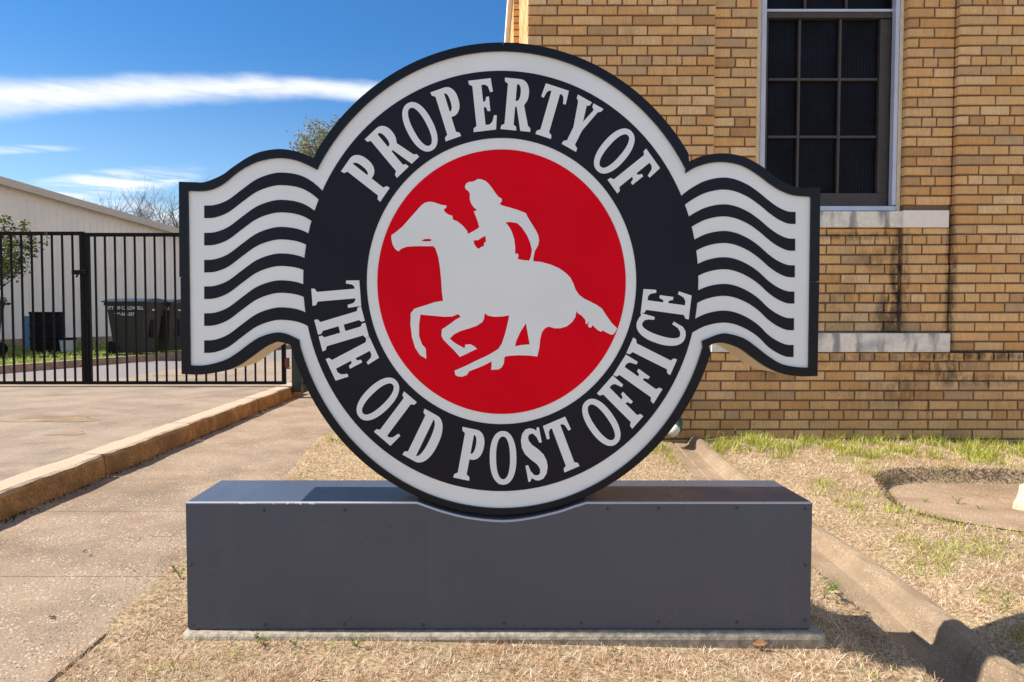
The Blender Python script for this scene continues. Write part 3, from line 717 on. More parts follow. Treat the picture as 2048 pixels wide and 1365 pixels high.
Ri_t = arc_pts([(1369.5, 347.8), (1391, 335.5), (1420.6, 327), (1450, 325.8), (1483, 333), (1512, 349.6), (1538, 369), (1560, 382.6), (1585.5, 391.7), (1619.6, 394.7)], 5)
Ri_b = arc_pts([(1614.8, 735.4), (1589, 734), (1560, 727.7), (1534, 712.3), (1508.5, 692.5), (1486.6, 677.5), (1461, 669), (1439, 668), (1402, 682)], 5)
top_o = ell(*EO, ang(EO, 629, 318)-2, ang(EO, 1376.6, 324.7)+2, 70); top_i = ell(*EI, ang(EI, 636, 341)-1, ang(EI, 1369.5, 347.8)+1, 70)
bl, br = ang(EO, 583, 690), ang(EO, 1415.5, 692); bot_o = ell(*EO, br-1.5, bl+1.5-0, 80)
bli, bri = ang(EI, 600, 680), ang(EI, 1402, 682); bot_i = ell(*EI, bri-1.5, bli+1.5, 80)
outer = Lo_t+top_o+Ro_t+Ro_b+bot_o+Lo_b[::-1]
inner = Li_t+top_i+Ri_t+Ri_b+bot_i+Li_b[::-1]
cab = sb(MB().prism(S(outer), YS+.004, YS+.165), 'cabinet', M['cream'])
# frame in three pieces with hairline seams
seamL = (361.5, 555); seamR = (1635.5, 564)
def frame_piece(o_pts, i_pts, name='frame', y=YS-.010): return sb(MB().prism(S(o_pts+i_pts[::-1]), y, YS+.0035), name, M['frame'])
def split(lst, x): return [p for p in lst if p[0] < x], [p for p in lst if p[0] > x]
tol, tor = split(top_o, 1006); til, tir = split(top_i, 1006)
frame_piece([seamL]+Lo_t+tol+[(1005.4, 88)], [(380, 555)]+Li_t+til+[(1005.4, 104.6)])
frame_piece([(1006.6, 88)]+tor+Ro_t+[(1635.5, 563.4)], [(1006.6, 104.6)]+tir+Ri_t+[(1617.4, 563.4)])
frame_piece([(1635.3, 564.8)]+Ro_b+bot_o+Lo_b[::-1]+[(363.8, 555.8)], [(1617.3, 564.8)]+Ri_b+bot_i+Li_b[::-1]+[(380.8, 555.8)])
face = sb(MB().prism(S(inner), YS-.003, YS+.0035), 'face_panel', M['face'])
EN = (1001.5, 562.5, 394.3, 419.5)
sb(MB().prism(S(ell(*EN, 0, 360, 160)[:-1]), YS-.0046, YS-.003, [S(ell(1003, 562.7, 269, 285.7, 0, 360, 140)[:-1])]), 'dark_ring', M['navy'])
sb(MB().prism(S(ell(1003, 564, 248, 264, 0, 360, 140)[:-1]), YS-.0043, YS-.003), 'red_disc', M['red'])
wl = [(409.5, 0), (431, -1.5), (457, -11.5), (486, -33), (512, -51.5), (538, -62), (563, -66), (596, -62), (622, -50), (647, -28), (668, 0)]
wr = [(1590, 0), (1574.5, -1), (1556, -9), (1538, -21.5), (1516, -39.5), (1494, -54.5), (1468, -65.5), (1442.6, -68.5), (1413, -63), (1387.6, -51), (1364, -34), (1340, -8)]
def inside_ring(x, y, s=.985): return ((x-EN[0])/(EN[2]*s))**2+((y-EN[1])/(EN[3]*s))**2 < 1
def stripe(w, y0, th, dx=0):
    c = arc_pts(w, 5); t = []; 
    for x, d in c:
        t.append((x, y0+d))
        if inside_ring(x, y0+d, .97): break
    b = []
    for x, d in c:
        b.append((x, y0+d+th))
        if inside_ring(x, y0+d+th, .97): break
    b[0] = (b[0][0]+dx, b[0][1])
    sb(MB().prism(S(t+b[::-1]), YS-.0043, YS-.003), 'wave_stripe', M['navy'])
for y in (412.2, 466.6, 520.6, 573.6, 627.2, 681.2): stripe(wl, y, 25)
for i, y in enumerate((424.7, 478.2, 531.3, 583.7, 636.9, 690.3)): stripe([(x-i*.8 if x > 1520 else x, d) for x, d in wr], y, 24)
# faint panel seams on the dark ring
for x0, x1, y in ((608, 650, 512), (1355, 1394, 519)):
    sb(MB().prism(S([(x0, y), (x1, y+.5), (x1, y+1.3), (x0, y+.8)]), YS-.0049, YS-.0046), 'seam', M['frame'])
# ---- lettering
LS = [(0,1),(.01,.93),(.08,.89),(.08,.11),(.01,.07)]
def oval(cx, cy, rx, ry, a0=0, a1=360, n=36, e=2.25):
    o = []
    for k in range(n+(a1-a0 != 360)):
        a = R(a0+(a1-a0)*k/n); c, s = math.cos(a), math.sin(a)
        o.append((cx+rx*math.copysign(abs(c)**(2/e), c), cy+ry*math.copysign(abs(s)**(2/e), s)))
    return o
GL = {
 'I': ([(0,0),(.36,0),(.35,.07),(.28,.11),(.28,.89),(.35,.93),(.36,1)]+LS, [], .36),
 'E': ([(0,0),(.5,0),(.55,.27),(.49,.28),(.44,.16),(.37,.11),(.28,.11),(.28,.46),(.33,.45),(.36,.37),(.42,.37),(.42,.65),(.36,.65),(.33,.57),(.28,.56),(.28,.89),(.36,.89),(.42,.85),(.46,.73),(.52,.74),(.50,1)]+LS, [], .54),
 'F': ([(0,0),(.36,0),(.35,.07),(.28,.11),(.28,.44),(.33,.43),(.36,.35),(.42,.35),(.42,.63),(.36,.63),(.33,.56),(.28,.55),(.28,.89),(.36,.89),(.42,.85),(.47,.71),(.53,.72),(.51,1)]+LS, [], .52),
 'T': ([(.1,0),(.46,0),(.45,.07),(.38,.11),(.38,.89),(.42,.89),(.47,.85),(.505,.72),(.565,.73),(.545,1),(.015,1),(-.005,.73),(.055,.72),(.09,.85),(.14,.89),(.18,.89),(.18,.11),(.11,.07)], [], .56),
 'H': ([(0,0),(.32,0),(.32,.07),(.27,.11),(.27,.45),(.41,.45),(.41,.11),(.36,.07),(.36,0),(.68,0),(.67,.07),(.6,.11),(.6,.89),(.67,.93),(.68,1),(.36,1),(.36,.93),(.41,.89),(.41,.56),(.27,.56),(.27,.89),(.32,.93),(.32,1)]+LS, [], .68),
 'L': ([(0,0),(.47,0),(.51,.28),(.45,.29),(.40,.16),(.34,.11),(.28,.11),(.28,.89),(.35,.93),(.36,1)]+LS, [], .5),
 'P': ([(0,0),(.36,0),(.35,.07),(.28,.11),(.28,.41)]+oval(.31,.705,.235,.295,-80,88,14)+LS, [[(.28,.52)]+oval(.29,.705,.075,.185,-80,88,8)+[(.28,.89)]], .53),
 'R': ([(0,0),(.35,0),(.34,.07),(.28,.11),(.28,.46),(.315,.46),(.44,0),(.66,0),(.655,.07),(.60,.11),(.475,.50)]+oval(.33,.735,.23,.265,-45,88,11)+LS, [[(.28,.57)]+oval(.30,.735,.078,.165,-80,88,8)+[(.28,.89)]], .62),
 'Y': ([(.13,0),(.49,0),(.48,.07),(.40,.11),(.40,.42),(.53,.89),(.59,.93),(.61,1),(.36,1),(.37,.93),(.43,.89),(.335,.58),(.25,.89),(.31,.93),(.32,1),(-.03,1),(-.02,.93),(.04,.89),(.2,.40),(.2,.11),(.14,.07)], [], .58),
 'D': ([(0,0)]+oval(.30,.5,.30,.5,-90,90,24)+LS, [[(.28,.10)]+oval(.275,.5,.12,.395,-90,90,16)[1:-1]+[(.28,.90)]], .6),
 'O': (oval(.29,.5,.295,.52,n=44), [oval(.29,.5,.155,.415,n=36)], .58),
 'C': ([(.51,.70),(.50,1.0),(.455,.975),(.40,1.0)]+oval(.29,.5,.29,.52,75,285,26)+[(.42,.01),(.49,.09),(.535,.29),(.475,.31),(.435,.18),(.37,.11)]+oval(.30,.5,.13,.41,285,75,22)+[(.38,.88),(.42,.81),(.45,.69)], [], .53),
 'S': ([(.46,1.0),(.46,.70),(.405,.70),(.37,.82),(.30,.905),(.22,.90),(.18,.85),(.185,.78),(.24,.69),(.36,.575),(.45,.46),(.49,.34),(.49,.22),(.44,.09),(.35,.005),(.25,-.015),(.17,.005),(.1,.06),(.05,0),(.01,0),(.01,.32),(.07,.32),(.1,.2),(.16,.11),(.24,.085),(.3,.12),(.315,.2),(.27,.30),(.15,.42),(.05,.54),(.005,.67),(.015,.82),(.07,.94),(.16,1.01),(.26,1.015),(.34,.985),(.39,.94),(.41,1.0)], [], .49)}
TC = (1003, 562.5); KX = .938
def letter(ch, x, y, top, h=104.5):
    o, hs, w = GL[ch]
    dx, dy = (x-TC[0])/KX, y-TC[1]; r = math.hypot(dx, dy)
    ux, uy = dx/r, dy/r                      # outwards
    if not top: ux, uy = -ux, -uy            # the top of a lower letter points inwards
    rx, ry = -uy, ux                         # reading direction
    r0 = 353
    cxx, cyy = (dx/r*r0), (dy/r*r0)
    def tr(p):
        a, b = (p[0]-w/2)*h*.92, (p[1]-.5)*h*.985
        X, Y = cxx+rx*a+ux*b, cyy+ry*a+uy*b
        return (TC[0]+X*KX, TC[1]+Y)
    sb(MB().prism(S([tr(p) for p in o]), YS-.0058, YS-.0046, [S([tr(p) for p in q]) for q in hs]), 'letter', M['letter'])
for c, x, y in (('P',731,350),('R',786.6,303),('O',841.7,258),('P',900,231),('E',966,212),('R',1033,212),('T',1101,222),('Y',1161.5,244),('O',1225.6,306),('F',1270,347)): letter(c, x, y, True)
for c, x, y in (('T',671.5,591),('H',683.7,658),('E',703.9,720),('O',756.4,798),('L',791,845),('D',852.5,874),('P',940,905),('O',1006,916),('S',1068,908.6),('T',1127,894),
                ('O',1200.6,842.5),('F',1240.5,800),('F',1276,756),('I',1300.8,712),('C',1318.6,662),('E',1330.4,607)): letter(c, x, y, False)
# ---- horse and rider
HR = [(72,408),(100,388),(140,355),(180,310),(220,265),(255,225),(280,206),(310,200),(340,205),(375,218),(413,224),(412,235),(395,250),(405,265),(425,280),(450,287),(452,310),(480,322),(510,345),(540,378),(545,400),(575,385),(600,370),(616,358),(610,335),(598,300),(582,258),(600,256),(597,246),(582,235),(565,210),(557,185),(558,150),(550,135),(532,122),(527,105),(535,88),(550,78),(575,76),(595,68),(605,60),(630,62),(655,72),(675,90),(695,115),(715,145),(735,170),(755,182),(755,198),(742,215),(760,224),(800,235),(850,250),(890,265),(905,272),(915,295),(940,335),(965,375),(980,405),(986,440),(980,470),(960,505),(952,540),(950,568),(1000,573),(1060,590),(1110,612),(1150,640),(1180,670),(1200,710),(1212,745),(1235,778),(1265,800),(1310,822),(1345,840),(1375,862),(1400,900),(1435,950),(1470,985),(1455,1010),(1445,1022),(1430,1022),(1400,1008),(1378,995),(1372,1005),(1350,995),(1325,972),(1315,962),(1312,975),(1300,980),(1288,970),(1295,945),(1287,945),(1285,958),(1275,955),(1272,930),(1250,905),(1230,893),(1217,878),(1210,915),(1190,945),(1160,970),(1120,983),(1080,983),(1045,972),(1020,985),(1003,1010),(993,1050),(988,1100),(975,1158),(930,1152),(860,1150),(800,1153),(772,1160),(768,1200),(755,1225),(735,1238),(690,1240),(692,1215),(693,1188),(640,1215),(590,1235),(552,1250),(540,1272),(510,1283),(480,1280),(467,1270),(463,1245),(500,1230),(540,1212),(600,1182),(660,1155),(700,1133),(735,1110),(755,1080),(775,1020),(790,960),(802,903),(760,910),(710,912),(670,905),(650,890),(645,925),(635,945),(600,968),(550,985),(500,1000),(460,1020),(433,1048),(470,1078),(525,1107),(530,1085),(560,1082),(580,1092),(602,1110),(570,1125),(530,1145),(495,1160),(470,1130),(430,1090),(395,1055),(382,1030),(385,990),(430,960),(470,930),(502,912),(485,895),(450,910),(400,912),(320,905),(252,898),(243,960),(243,1030),(260,1080),(285,1110),(288,1172),(250,1150),(220,1105),(200,1040),(190,960),(192,890),(215,862),(270,845),(340,822),(392,813),(385,760),(380,680),(372,600),(362,540),(345,490),(332,475),(280,475),(220,475),(170,478),(135,490),(115,507),(95,492),(80,465),(72,430)]
HH = [[(257,443),(275,432),(300,429),(322,434),(315,444),(290,446)],
      [(778,328),(810,325),(850,332),(880,360),(910,405),(930,450),(942,500),(935,540),(925,565),(890,562),(852,555),(858,540),(857,525),(850,520),(838,525),(838,480),(832,430),(815,380),(797,350)],
      [(580,440),(610,437),(635,420),(655,412),(658,450),(647,452),(645,475),(628,480),(613,492),(598,482),(585,462)],
      [(905,952),(915,1010),(928,1083),(880,1087),(837,1095),(845,1060),(870,1005)]]
hz = lambda l: S([(760+x/3.102, 340+y/3.102) for x, y in l])
sb(MB().prism(hz(HR), YS-.0056, YS-.0043, [hz(h) for h in HH]), 'horse_and_rider_emblem', M['letter'])
# ------------------------------------------------------------------ the gate
YG = 7.9; GZ = .13
def gate_leaf(name, label, pxs, x0, x1, ztop, stile_l=True, stile_r=True):
    r = empty(name, (PX((x0+x1)/2, YG), YG, GZ), label, 'gate'); O = r.location.copy()
    def gp(mb, nm, m=M['black'], parent=None): return local(mb, O).build(nm, m, parent or r)
    ax, bx = PX(x0, YG), PX(x1, YG); zt_, zb2 = PZ(ztop, YG), PZ(763, YG)
    gp(MB().box(ax, bx, YG-.02, YG+.02, zt_-.04, zt_), 'rail'); gp(MB().box(ax, bx, YG-.018, YG+.022, zb2-.035, zb2), 'rail')
    bar = MB().box(-.009, .009, YG-.009-O.y, YG+.009-O.y, zb2-O.z, zt_-.04-O.z); me = None
    for p in pxs:
        if me is None: o = bar.build('bar', M['black'], r); me = o.data
        else: o = link(bpy.data.objects.new('bar', me), r)
        o.location = (PX(p, YG)-O.x, 0, 0)
    if stile_l: gp(MB().box(ax-.02, ax+.022, YG-.024, YG+.024, zb2-.035, zt_+.001), 'stile')
    if stile_r: gp(MB().box(bx-.022, bx+.02, YG-.024, YG+.024, zb2-.035, zt_+.001), 'stile')
    return r, gp
g1, gp1 = gate_leaf('metal_gate', 'black steel bar gate leaf on the left, nearest the green shrub', [148-20.4*k for k in range(-0, 34)], -560, 167.5, 464)
g2, gp2 = gate_leaf('metal_gate', 'black steel bar gate leaf in front of the trash bins, partly behind the sign', [193+19.78*k for k in range(0, 19)], 177.5, 567, 466.5)
lat = gp1(MB().box(PX(150, YG), PX(163, YG), YG-.05, YG-.03, PZ(547, YG), PZ(543, YG)).bbox(PX(155, YG), PX(180, YG), YG-.06, YG-.026, PZ(550, YG), PZ(541, YG), .006).tube([(PX(163, YG), YG-.05, PZ(548, YG)), (PX(160, YG), YG-.055, PZ(556, YG))], .01), 'latch')
gp2(MB().tube([(PX(177, YG), YG-.04, PZ(686, YG)), (PX(184, YG), YG-.04, PZ(687, YG)), (PX(185, YG), YG-.045, PZ(690, YG))], .012).tube([(PX(179, YG), YG-.04, PZ(640, YG)), (PX(179, YG), YG-.04, PZ(763, YG))], .008), 'drop_rod')
gp2(MB().bbox(PX(570, YG), PX(577.5, YG), YG-.035, YG+.02, PZ(735, YG), PZ(716, YG), .008).tube([(PX(574, YG), YG-.02, PZ(732, YG)), (PX(574, YG), YG-.03, PZ(736.5, YG)), (PX(581, YG), YG-.03, PZ(736.5, YG))], .009), 'lock_box', M['rustlatch'])
vn = empty('ivy_vine', (PX(102, YG), YG-.04, PZ(468, YG)), 'short dark ivy sprig hanging over the top rail of the left gate leaf', 'vine')
mb = MB()
for k in range(16):
    x = random.uniform(-.02, .02); z = .01-k*.010; a = random.uniform(0, 6); s = .016
    mb.add([(x, -.01, z), (x+s*math.cos(a), -.02, z+s*math.sin(a)), (x+s*1.3*math.cos(a+.7), -.012, z+s*1.3*math.sin(a+.7)), (x+s*math.cos(a+1.4), -.005, z+s*math.sin(a+1.4))], [(0, 1, 2, 3)])
mb.build('leaves', M['leaf_shrub'], vn)
MB().tube([(0, 0, .02), (.01, -.01, -.04), (0, -.01, -.15)], .003, 5).build('stem', M['bark'], vn)
gp_ = empty('gate_post', (PX(594, YG), YG, GZ), 'thick dark square gate post standing at the end of the curb', 'post')
w2 = (PX(603, YG)-PX(584, YG))/2
MB().bbox(-w2, w2, -w2, w2, -.06, 1.86, .008).build('shaft', M['blackpost'], gp_); MB().bbox(-w2-.012, w2+.012, -w2-.012, w2+.012, 1.86, 1.89, .006).build('cap', M['blackpost'], gp_)
fence = empty('metal_fence', (PX(780, YG), YG, GZ), 'black steel bar fence panel between the gate post and the brick building', 'fence'); O = fence.location.copy()
local(MB().box(PX(606, YG), .28, YG-.02, YG+.02, PZ(763, YG)-.035, PZ(763, YG)).box(PX(606, YG), .28, YG-.02, YG+.02, PZ(466, YG)-.04, PZ(466, YG)), O).build('rail', M['black'], fence)
x = PX(620, YG); me = None
while x < .27:
    if me is None: o = MB().box(-.009, .009, -.009, .009, PZ(763, YG)-O.z, PZ(466, YG)-.04-O.z).build('bar', M['black'], fence); me = o.data
    else: o = link(bpy.data.objects.new('bar', me), fence)
    o.location = (x-O.x, 0, 0); x += .115
# ------------------------------------------------------------------ white metal building
def white_building():
    a = on(0, 699, .20); b = on(362, 684, .20); d = (b-a); d.z = 0; d.normalize(); nin = Vector((-d.y, d.x, 0))
    L0, L1 = -7., 15.
    r = empty('metal_building', (a.x, a.y, .1), 'long low pale metal sided building with sloping roof edge behind the gate', 'building'); O = r.location.copy()
    ta = PZ(364, a.y); tb = PZ(469, b.y); Lab = (b-a).length; sl_ = (tb-ta)/Lab
    top = lambda s: ta+sl_*s
    def P(s, q, z): p = a+d*s+nin*q; return Vector((p.x-O.x, p.y-O.y, z-O.z))
    def panel(s0, s1, q0, q1, za0, za1, zb0, zb1, mb):
        v = [P(s0, q0, za0), P(s1, q0, za1), P(s1, q1, za1), P(s0, q1, za0), P(s0, q0, zb0), P(s1, q0, zb1), P(s1, q1, zb1), P(s0, q1, zb0)]
        return mb.add(v, [(0,3,2,1),(4,5,6,7),(0,1,5,4),(1,2,6,5),(2,3,7,6),(3,0,4,7)])
    zf = .42
    panel(L0, L1, 0, 8, zf, zf, top(L0), top(L1), MB()).build('wall', M['siding'], r)
    panel(L0, L1, -.03, 8, .05, .05, zf, zf, MB()).build('foundation', M['found'], r)
    rib = MB(); s = L0
    while s < L1:
        v = [P(s, 0, zf), P(s+.02, -.022, zf), P(s+.05, -.022, zf), P(s+.07, 0, zf)]
        w = [P(s, 0, top(s)), P(s+.02, -.022, top(s)), P(s+.05, -.022, top(s)), P(s+.07, 0, top(s))]
        rib.add(v+w, [(0,1,5,4),(1,2,6,5),(2,3,7,6)]); s += .17
    tag(rib.build('siding_ribs', M['siding'], r), kind='stuff')
    panel(L0-.2, L1+.2, -.22, -.17, top(L0)-.06, top(L1)-.06, top(L0)+.11, top(L1)+.11, MB()).build('fascia', M['fascia'], r)
    panel(L0-.2, L1+.2, -.17, 8.2, top(L0)+.001, top(L1)+.001, top(L0)+.12, top(L1)+.12, MB()).build('roof', M['roof'], r)
    return a, d, nin
wa, wd, wn = white_building()
# ------------------------------------------------------------------ bins, drum, bucket by the white building
def bin_at(label, loc, rz, text=True):
    r = empty('trash_bin', loc, label, 'trash bin', 'wheeled bins beyond the gate', rz)
    def taper(w0, d0, w1, d1, z0_, z1, mb, b=0):
        v = [(-w0, -d0, z0_), (w0, -d0, z0_), (w0, d0, z0_), (-w0, d0, z0_), (-w1, -d1, z1), (w1, -d1, z1), (w1, d1, z1), (-w1, d1, z1)]
        return mb.add(v, [(0,3,2,1),(4,5,6,7),(0,1,5,4),(1,2,6,5),(2,3,7,6),(3,0,4,7)])
    taper(.23, .27, .29, .35, .02, .78, MB()).build('body', M['bin'], r)
    taper(.30, .36, .33, .40, .781, .95, MB()).build('rim', M['bin'], r)
    v = []; fs = []; nx = 8
    for j, yy in enumerate((-.44, .42)):
        for i in range(nx+1):
            x = -.37+.74*i/nx; v.append((x, yy, .955+.075*math.cos((x/.37)*1.35)))
    for j, yy in enumerate((-.44, .42)):
        for i in range(nx+1): v.append((-.37+.74*i/nx, yy, .951))
    for i in range(nx): fs += [(i, i+1, nx+1+i+1, nx+1+i), (i, 2*nx+2+i, 2*nx+3+i, i+1), (nx+1+i, nx+2+i, 3*nx+4+i, 3*nx+3+i)]
    fs += [(0, nx+1, 3*nx+3, 2*nx+2), (nx, 3*nx+2, 4*nx+3, 2*nx+1)]
    MB().add(v, fs).build('lid', M['lid'], r)
    for s in (-1, 1):
        MB().lathe((s*.24-.03, .30, .12), [(.05, 0), (.12, .0), (.12, .055), (.05, .055)], 16, 'X').build('wheel', M['drum'], r)
    MB().tube([(-.20, .43, .90), (-.20, .48, .92), (.20, .48, .92), (.20, .43, .90)], .016, 6).build('handle', M['bin'], r)
    MB().box(-.06, .06, -.335, -.322, .30, .66).build('label_panel', M['drum'], r)
    MB().box(-.05, .05, -.372, -.3655, .80, .83).build('sticker', M['binprint'], r)
    if text:
        for tx, z, sz in (('CITY OF CALDWELL', .80, .083), ('979-567-3271', .69, .075)):
            cu = bpy.data.curves.new('print', 'FONT'); cu.body = tx; cu.size = sz; cu.align_x = 'CENTER'; cu.extrude = .001; cu.offset = .002
            t = bpy.data.objects.new('print', cu); COL.objects.link(t); bpy.context.view_layer.update()
            me = bpy.data.meshes.new_from_object(t.evaluated_get(bpy.context.evaluated_depsgraph_get())); bpy.data.objects.remove(t)
            me.materials.clear(); me.materials.append(M['binprint']); o = link(bpy.data.objects.new('print', me), r)
            xx = -.332 if z > .75 else -.297; o.location = (xx, 0, z+.02); o.rotation_euler = (R(90), 0, R(-90))
    return r
GV = .245
def vz(px, py): p = on(px, py, GV); return (p.x, p.y, GV)
b0 = bin_at('dark wheeled bin with white city print on its side, nearest of the group', vz(272, 707), R(84))
B0 = Vector(b0.location)
dup(b0, B0+VD*.72+VN*.02, R(82), 'second dark wheeled bin standing right behind the nearest one', None)
dup(b0, B0+VD*1.55-VN*.06, R(86), 'dark wheeled bin closest to the wing of the sign', None)
dup(b0, vz(-46, 714), R(-60), 'dark wheeled bin below the shrub at the left edge', None)
p = vz(95, 704); dr = empty('oil_drum', p, 'black ribbed drum standing by the pale wall left of the white bucket', 'drum')
MB().lathe((0, 0, 0), [(.27, 0), (.285, .02), (.285, .25), (.297, .265), (.297, .285), (.285, .30), (.285, .50), (.297, .515), (.297, .535), (.285, .55), (.285, .74), (.30, .75), (.30, .78), (.27, .78), (.26, .74)], 28).build('shell', M['drum'], dr)
p = vz(59, 700); bp = empty('blue_panel', p, 'blue plastic sheet leaning upright between the drum and the wall', 'panel')
v = []; 
MB().bbox(-.16, .10, .02, .05, 0, .70, .01).build('sheet', M['bluep'], bp)
p = vz(135, 704); bk = empty('bucket', p, 'small white bucket with a dark rim beside the black drum', 'bucket')
MB().lathe((0, 0, 0), [(.115, 0), (.145, .24), (.152, .24), (.152, .25), (.135, .25), (.105, .02)], 20).build('pail', M['bucket'], bk)
MB().lathe((0, 0, .235), [(.158, 0), (.162, .035), (.15, .04), (.148, 0)], 20).build('rim', M['drum'], bk)
MB().tube([(.15*math.cos(a), .02, .2-.13*math.sin(a)) for a in lin(0, math.pi, 10)], .004, 5).build('handle', M['drum'], bk)
# ------------------------------------------------------------------ trees
def branch(mb, p, d, L, r, depth, tips, spread=.6, up=.15, seg=4, kids=(2, 3), shr=.72, sides=5):
    pts = [p.copy()]; rad = [r]; q = p.copy(); dd = d.copy()
    for i in range(seg):
        dd = (dd+Vector((random.gauss(0, .12), random.gauss(0, .12), random.gauss(0, .08)+up*.3))).normalized()
        q = q+dd*(L/seg); pts.append(q.copy()); rad.append(r*(1-.45*(i+1)/seg))
    mb.tube(pts, rad, sides, cap=False)
    tips.append((q.copy(), depth))
    if depth <= 0: return
    for k in range(random.randint(*kids)+1):
        i = random.randint(1, seg); nd = (dd+Vector((random.gauss(0, spread), random.gauss(0, spread), random.gauss(0, spread*.7)+up))).normalized()
        branch(mb, pts[i] if k else q, nd, L*shr*random.uniform(.75, 1.1), rad[i]*.62, depth-1, tips, spread, up, seg, kids, shr, max(3, sides-1))
def leaves(mb, centers, n, spread, size):
    for c in centers:
        for _ in range(n):
            o = Vector((random.gauss(0, spread), random.gauss(0, spread), random.gauss(0, spread*.8))); a = Vector((random.gauss(0, 1), random.gauss(0, 1), random.gauss(0, .7))).normalized()
            b = a.cross(Vector((random.gauss(0, 1), random.gauss(0, 1), random.gauss(0, 1)))).normalized(); s = size*random.uniform(.6, 1.3); q = c+o
            mb.add([q, q+a*s*.5+b*s*.28, q+a*s, q+a*s*.5-b*s*.28], [(0, 1, 2, 3)])
def bare_tree(px, ytop, Y, label, seed, h0=2.0):
    random.seed(seed); b = at(px, 632, Y); H = PZ(ytop, Y); r = empty('bare_tree', (b.x, Y, .1), label, 'tree', 'leafless trees behind the pale building')
    mb = MB(); tips = []; MB().tube([(0, 0, -.2), (.05, 0, H*.15), (0, .05, H*.30)], [.24, .19, .15], 8).build('trunk', M['bark'], r)
    for k in range(8):
        a = k*.8+random.random()*.5; branch(mb, Vector((0, .05, H*.29)), Vector((math.cos(a)*.9, math.sin(a)*.6, 1)).normalized(), H*.30, .085, 4, tips, .55, .16, 4, (2, 3), .68)
    zm = max(v[2] for v in mb.v); zm *= .93; mb.v = [(x*1.25, y, H*.29+(z-H*.29)*((H-.1-H*.29)/(zm-H*.29))) for x, y, z in mb.v]
    mb.build('branches', M['bark'], r)
bare_tree(318, 366, 34, 'bare tree with wide twigs right above the low end of the roof', 3)
bare_tree(235, 380, 38, 'smaller bare tree left of the wide one, twigs just above the roof', 11)
bare_tree(392, 372, 36, 'bare tree mostly hidden behind the left wing of the sign', 17)
random.seed(21)
def evergreen():
    Y = 30; b = at(706, 632, Y); r = empty('evergreen_tree', (b.x, Y, .1), 'tall grey green evergreen tree rising behind the left wing of the sign', 'tree')
    zt_ = PZ(226, Y); MB().tube([(0, 0, -.2), (.1, 0, 3.2), (0, 0, zt_-2)], [.35, .27, .08], 8).build('trunk', M['bark'], r)
    bm_ = MB(); cs = []
    for k in range(900):
        while True:
            u = Vector((random.uniform(-1, 1), random.uniform(-1, 1), random.uniform(-1, 1)))
            if .25 < u.length < 1: break
        a = math.atan2(u.y, u.x); rr = 1+.16*math.sin(3*a+1)+.12*math.sin(5*u.z+a)
        c = Vector((u.x*2.95*rr, u.y*2.6*rr, zt_-3.3+u.z*3.0*(1 if u.z < 0 else .95+.1*math.sin(4*a)))); cs.append(c)
        if k % 3 == 0: bm_.tube([(0, 0, max(2.2, c.z-1.4)), c*.6+Vector((0, 0, c.z*.4-.5)), c], [.04, .025, .012], 3, cap=False)
    lm = MB(); leaves(lm, cs, 26, .23, .15); lm.build('crown', M['leaf_ever'], r); bm_.build('branches', M['bark'], r)
evergreen()
random.seed(5)
def shrub():
    Y = 12.6; b = at(-62, 632, Y); r = empty('leafy_shrub', (b.x, Y, .22), 'broad leafed green shrub reaching in at the left edge behind the gate', 'shrub')
    mb = MB(); cs = []
    MB().tube([(0, 0, 0), (.05, .0, .6), (0, 0, 1.15)], [.06, .05, .04], 7).build('trunk', M['bark'], r)
    tg = [(-30, 440), (10, 445), (22, 460), (50, 455), (58, 470), (5, 475), (30, 482), (50, 492), (15, 500), (62, 505), (40, 520), (0, 520), (20, 535), (48, 540), (5, 548), (-20, 500), (-50, 480), (-60, 440), (-80, 520), (-35, 540), (-90, 460), (62, 488), (28, 512), (-5, 458)]
    for x, y in tg:
        c = at(x, y, Y+random.uniform(-.3, .3))-r.location; st = Vector((0, 0, random.uniform(.7, 1.1))); mid = st.lerp(c, .55)+Vector((0, 0, -.06)); mb.tube([st, mid, c], [.02, .012, .005], 5, cap=False); cs.append(c); cs.append(st.lerp(c, .82)+Vector((random.gauss(0, .05), 0, random.gauss(0, .05))))
    mb.build('branches', M['bark'], r); lm = MB(); leaves(lm, cs, 36, .07, .075); lm.build('foliage', M['leaf_shrub'], r)
shrub()
# ------------------------------------------------------------------ grass
def blades(name, P, L, Wd, lean, m):
    n = len(P); az_ = rng.uniform(0, 2*np.pi, n); tilt = lean[0]+(lean[1]-lean[0])*rng.random(n)
    d = np.stack([np.cos(az_)*np.sin(tilt), np.sin(az_)*np.sin(tilt), np.cos(tilt)], 1)
    a2 = rng.uniform(0, 2*np.pi, n); s = np.stack([np.cos(a2), np.sin(a2), np.zeros(n)], 1)
    bend = np.stack([np.cos(az_), np.sin(az_), -.6*np.ones(n)], 1)*rng.uniform(.0, .5, (n, 1))
    w = Wd[:, None]*.5; l = L[:, None]
    V = np.empty((n, 5, 3)); V[:, 0] = P-s*w; V[:, 1] = P+s*w; mid = P+d*l*.55; V[:, 2] = mid+s*w*.8; V[:, 3] = mid-s*w*.8; V[:, 4] = P+d*l+bend*l*.5
    me = bpy.data.meshes.new(name); me.vertices.add(n*5); me.vertices.foreach_set('co', V.reshape(-1))
    idx = (np.arange(n)[:, None]*5+np.array([[0, 1, 2, 3, 3, 2, 4]])).reshape(-1)
    me.loops.add(n*7); me.loops.foreach_set('vertex_index', idx.astype(np.int32))
    st = (np.arange(n)[:, None]*7+np.array([[0, 4]])).reshape(-1); me.polygons.add(n*2)
    me.polygons.foreach_set('loop_start', st.astype(np.int32)); me.update(calc_edges=True); me.validate()
    me.materials.append(m); o = link(bpy.data.objects.new(name, me)); return o
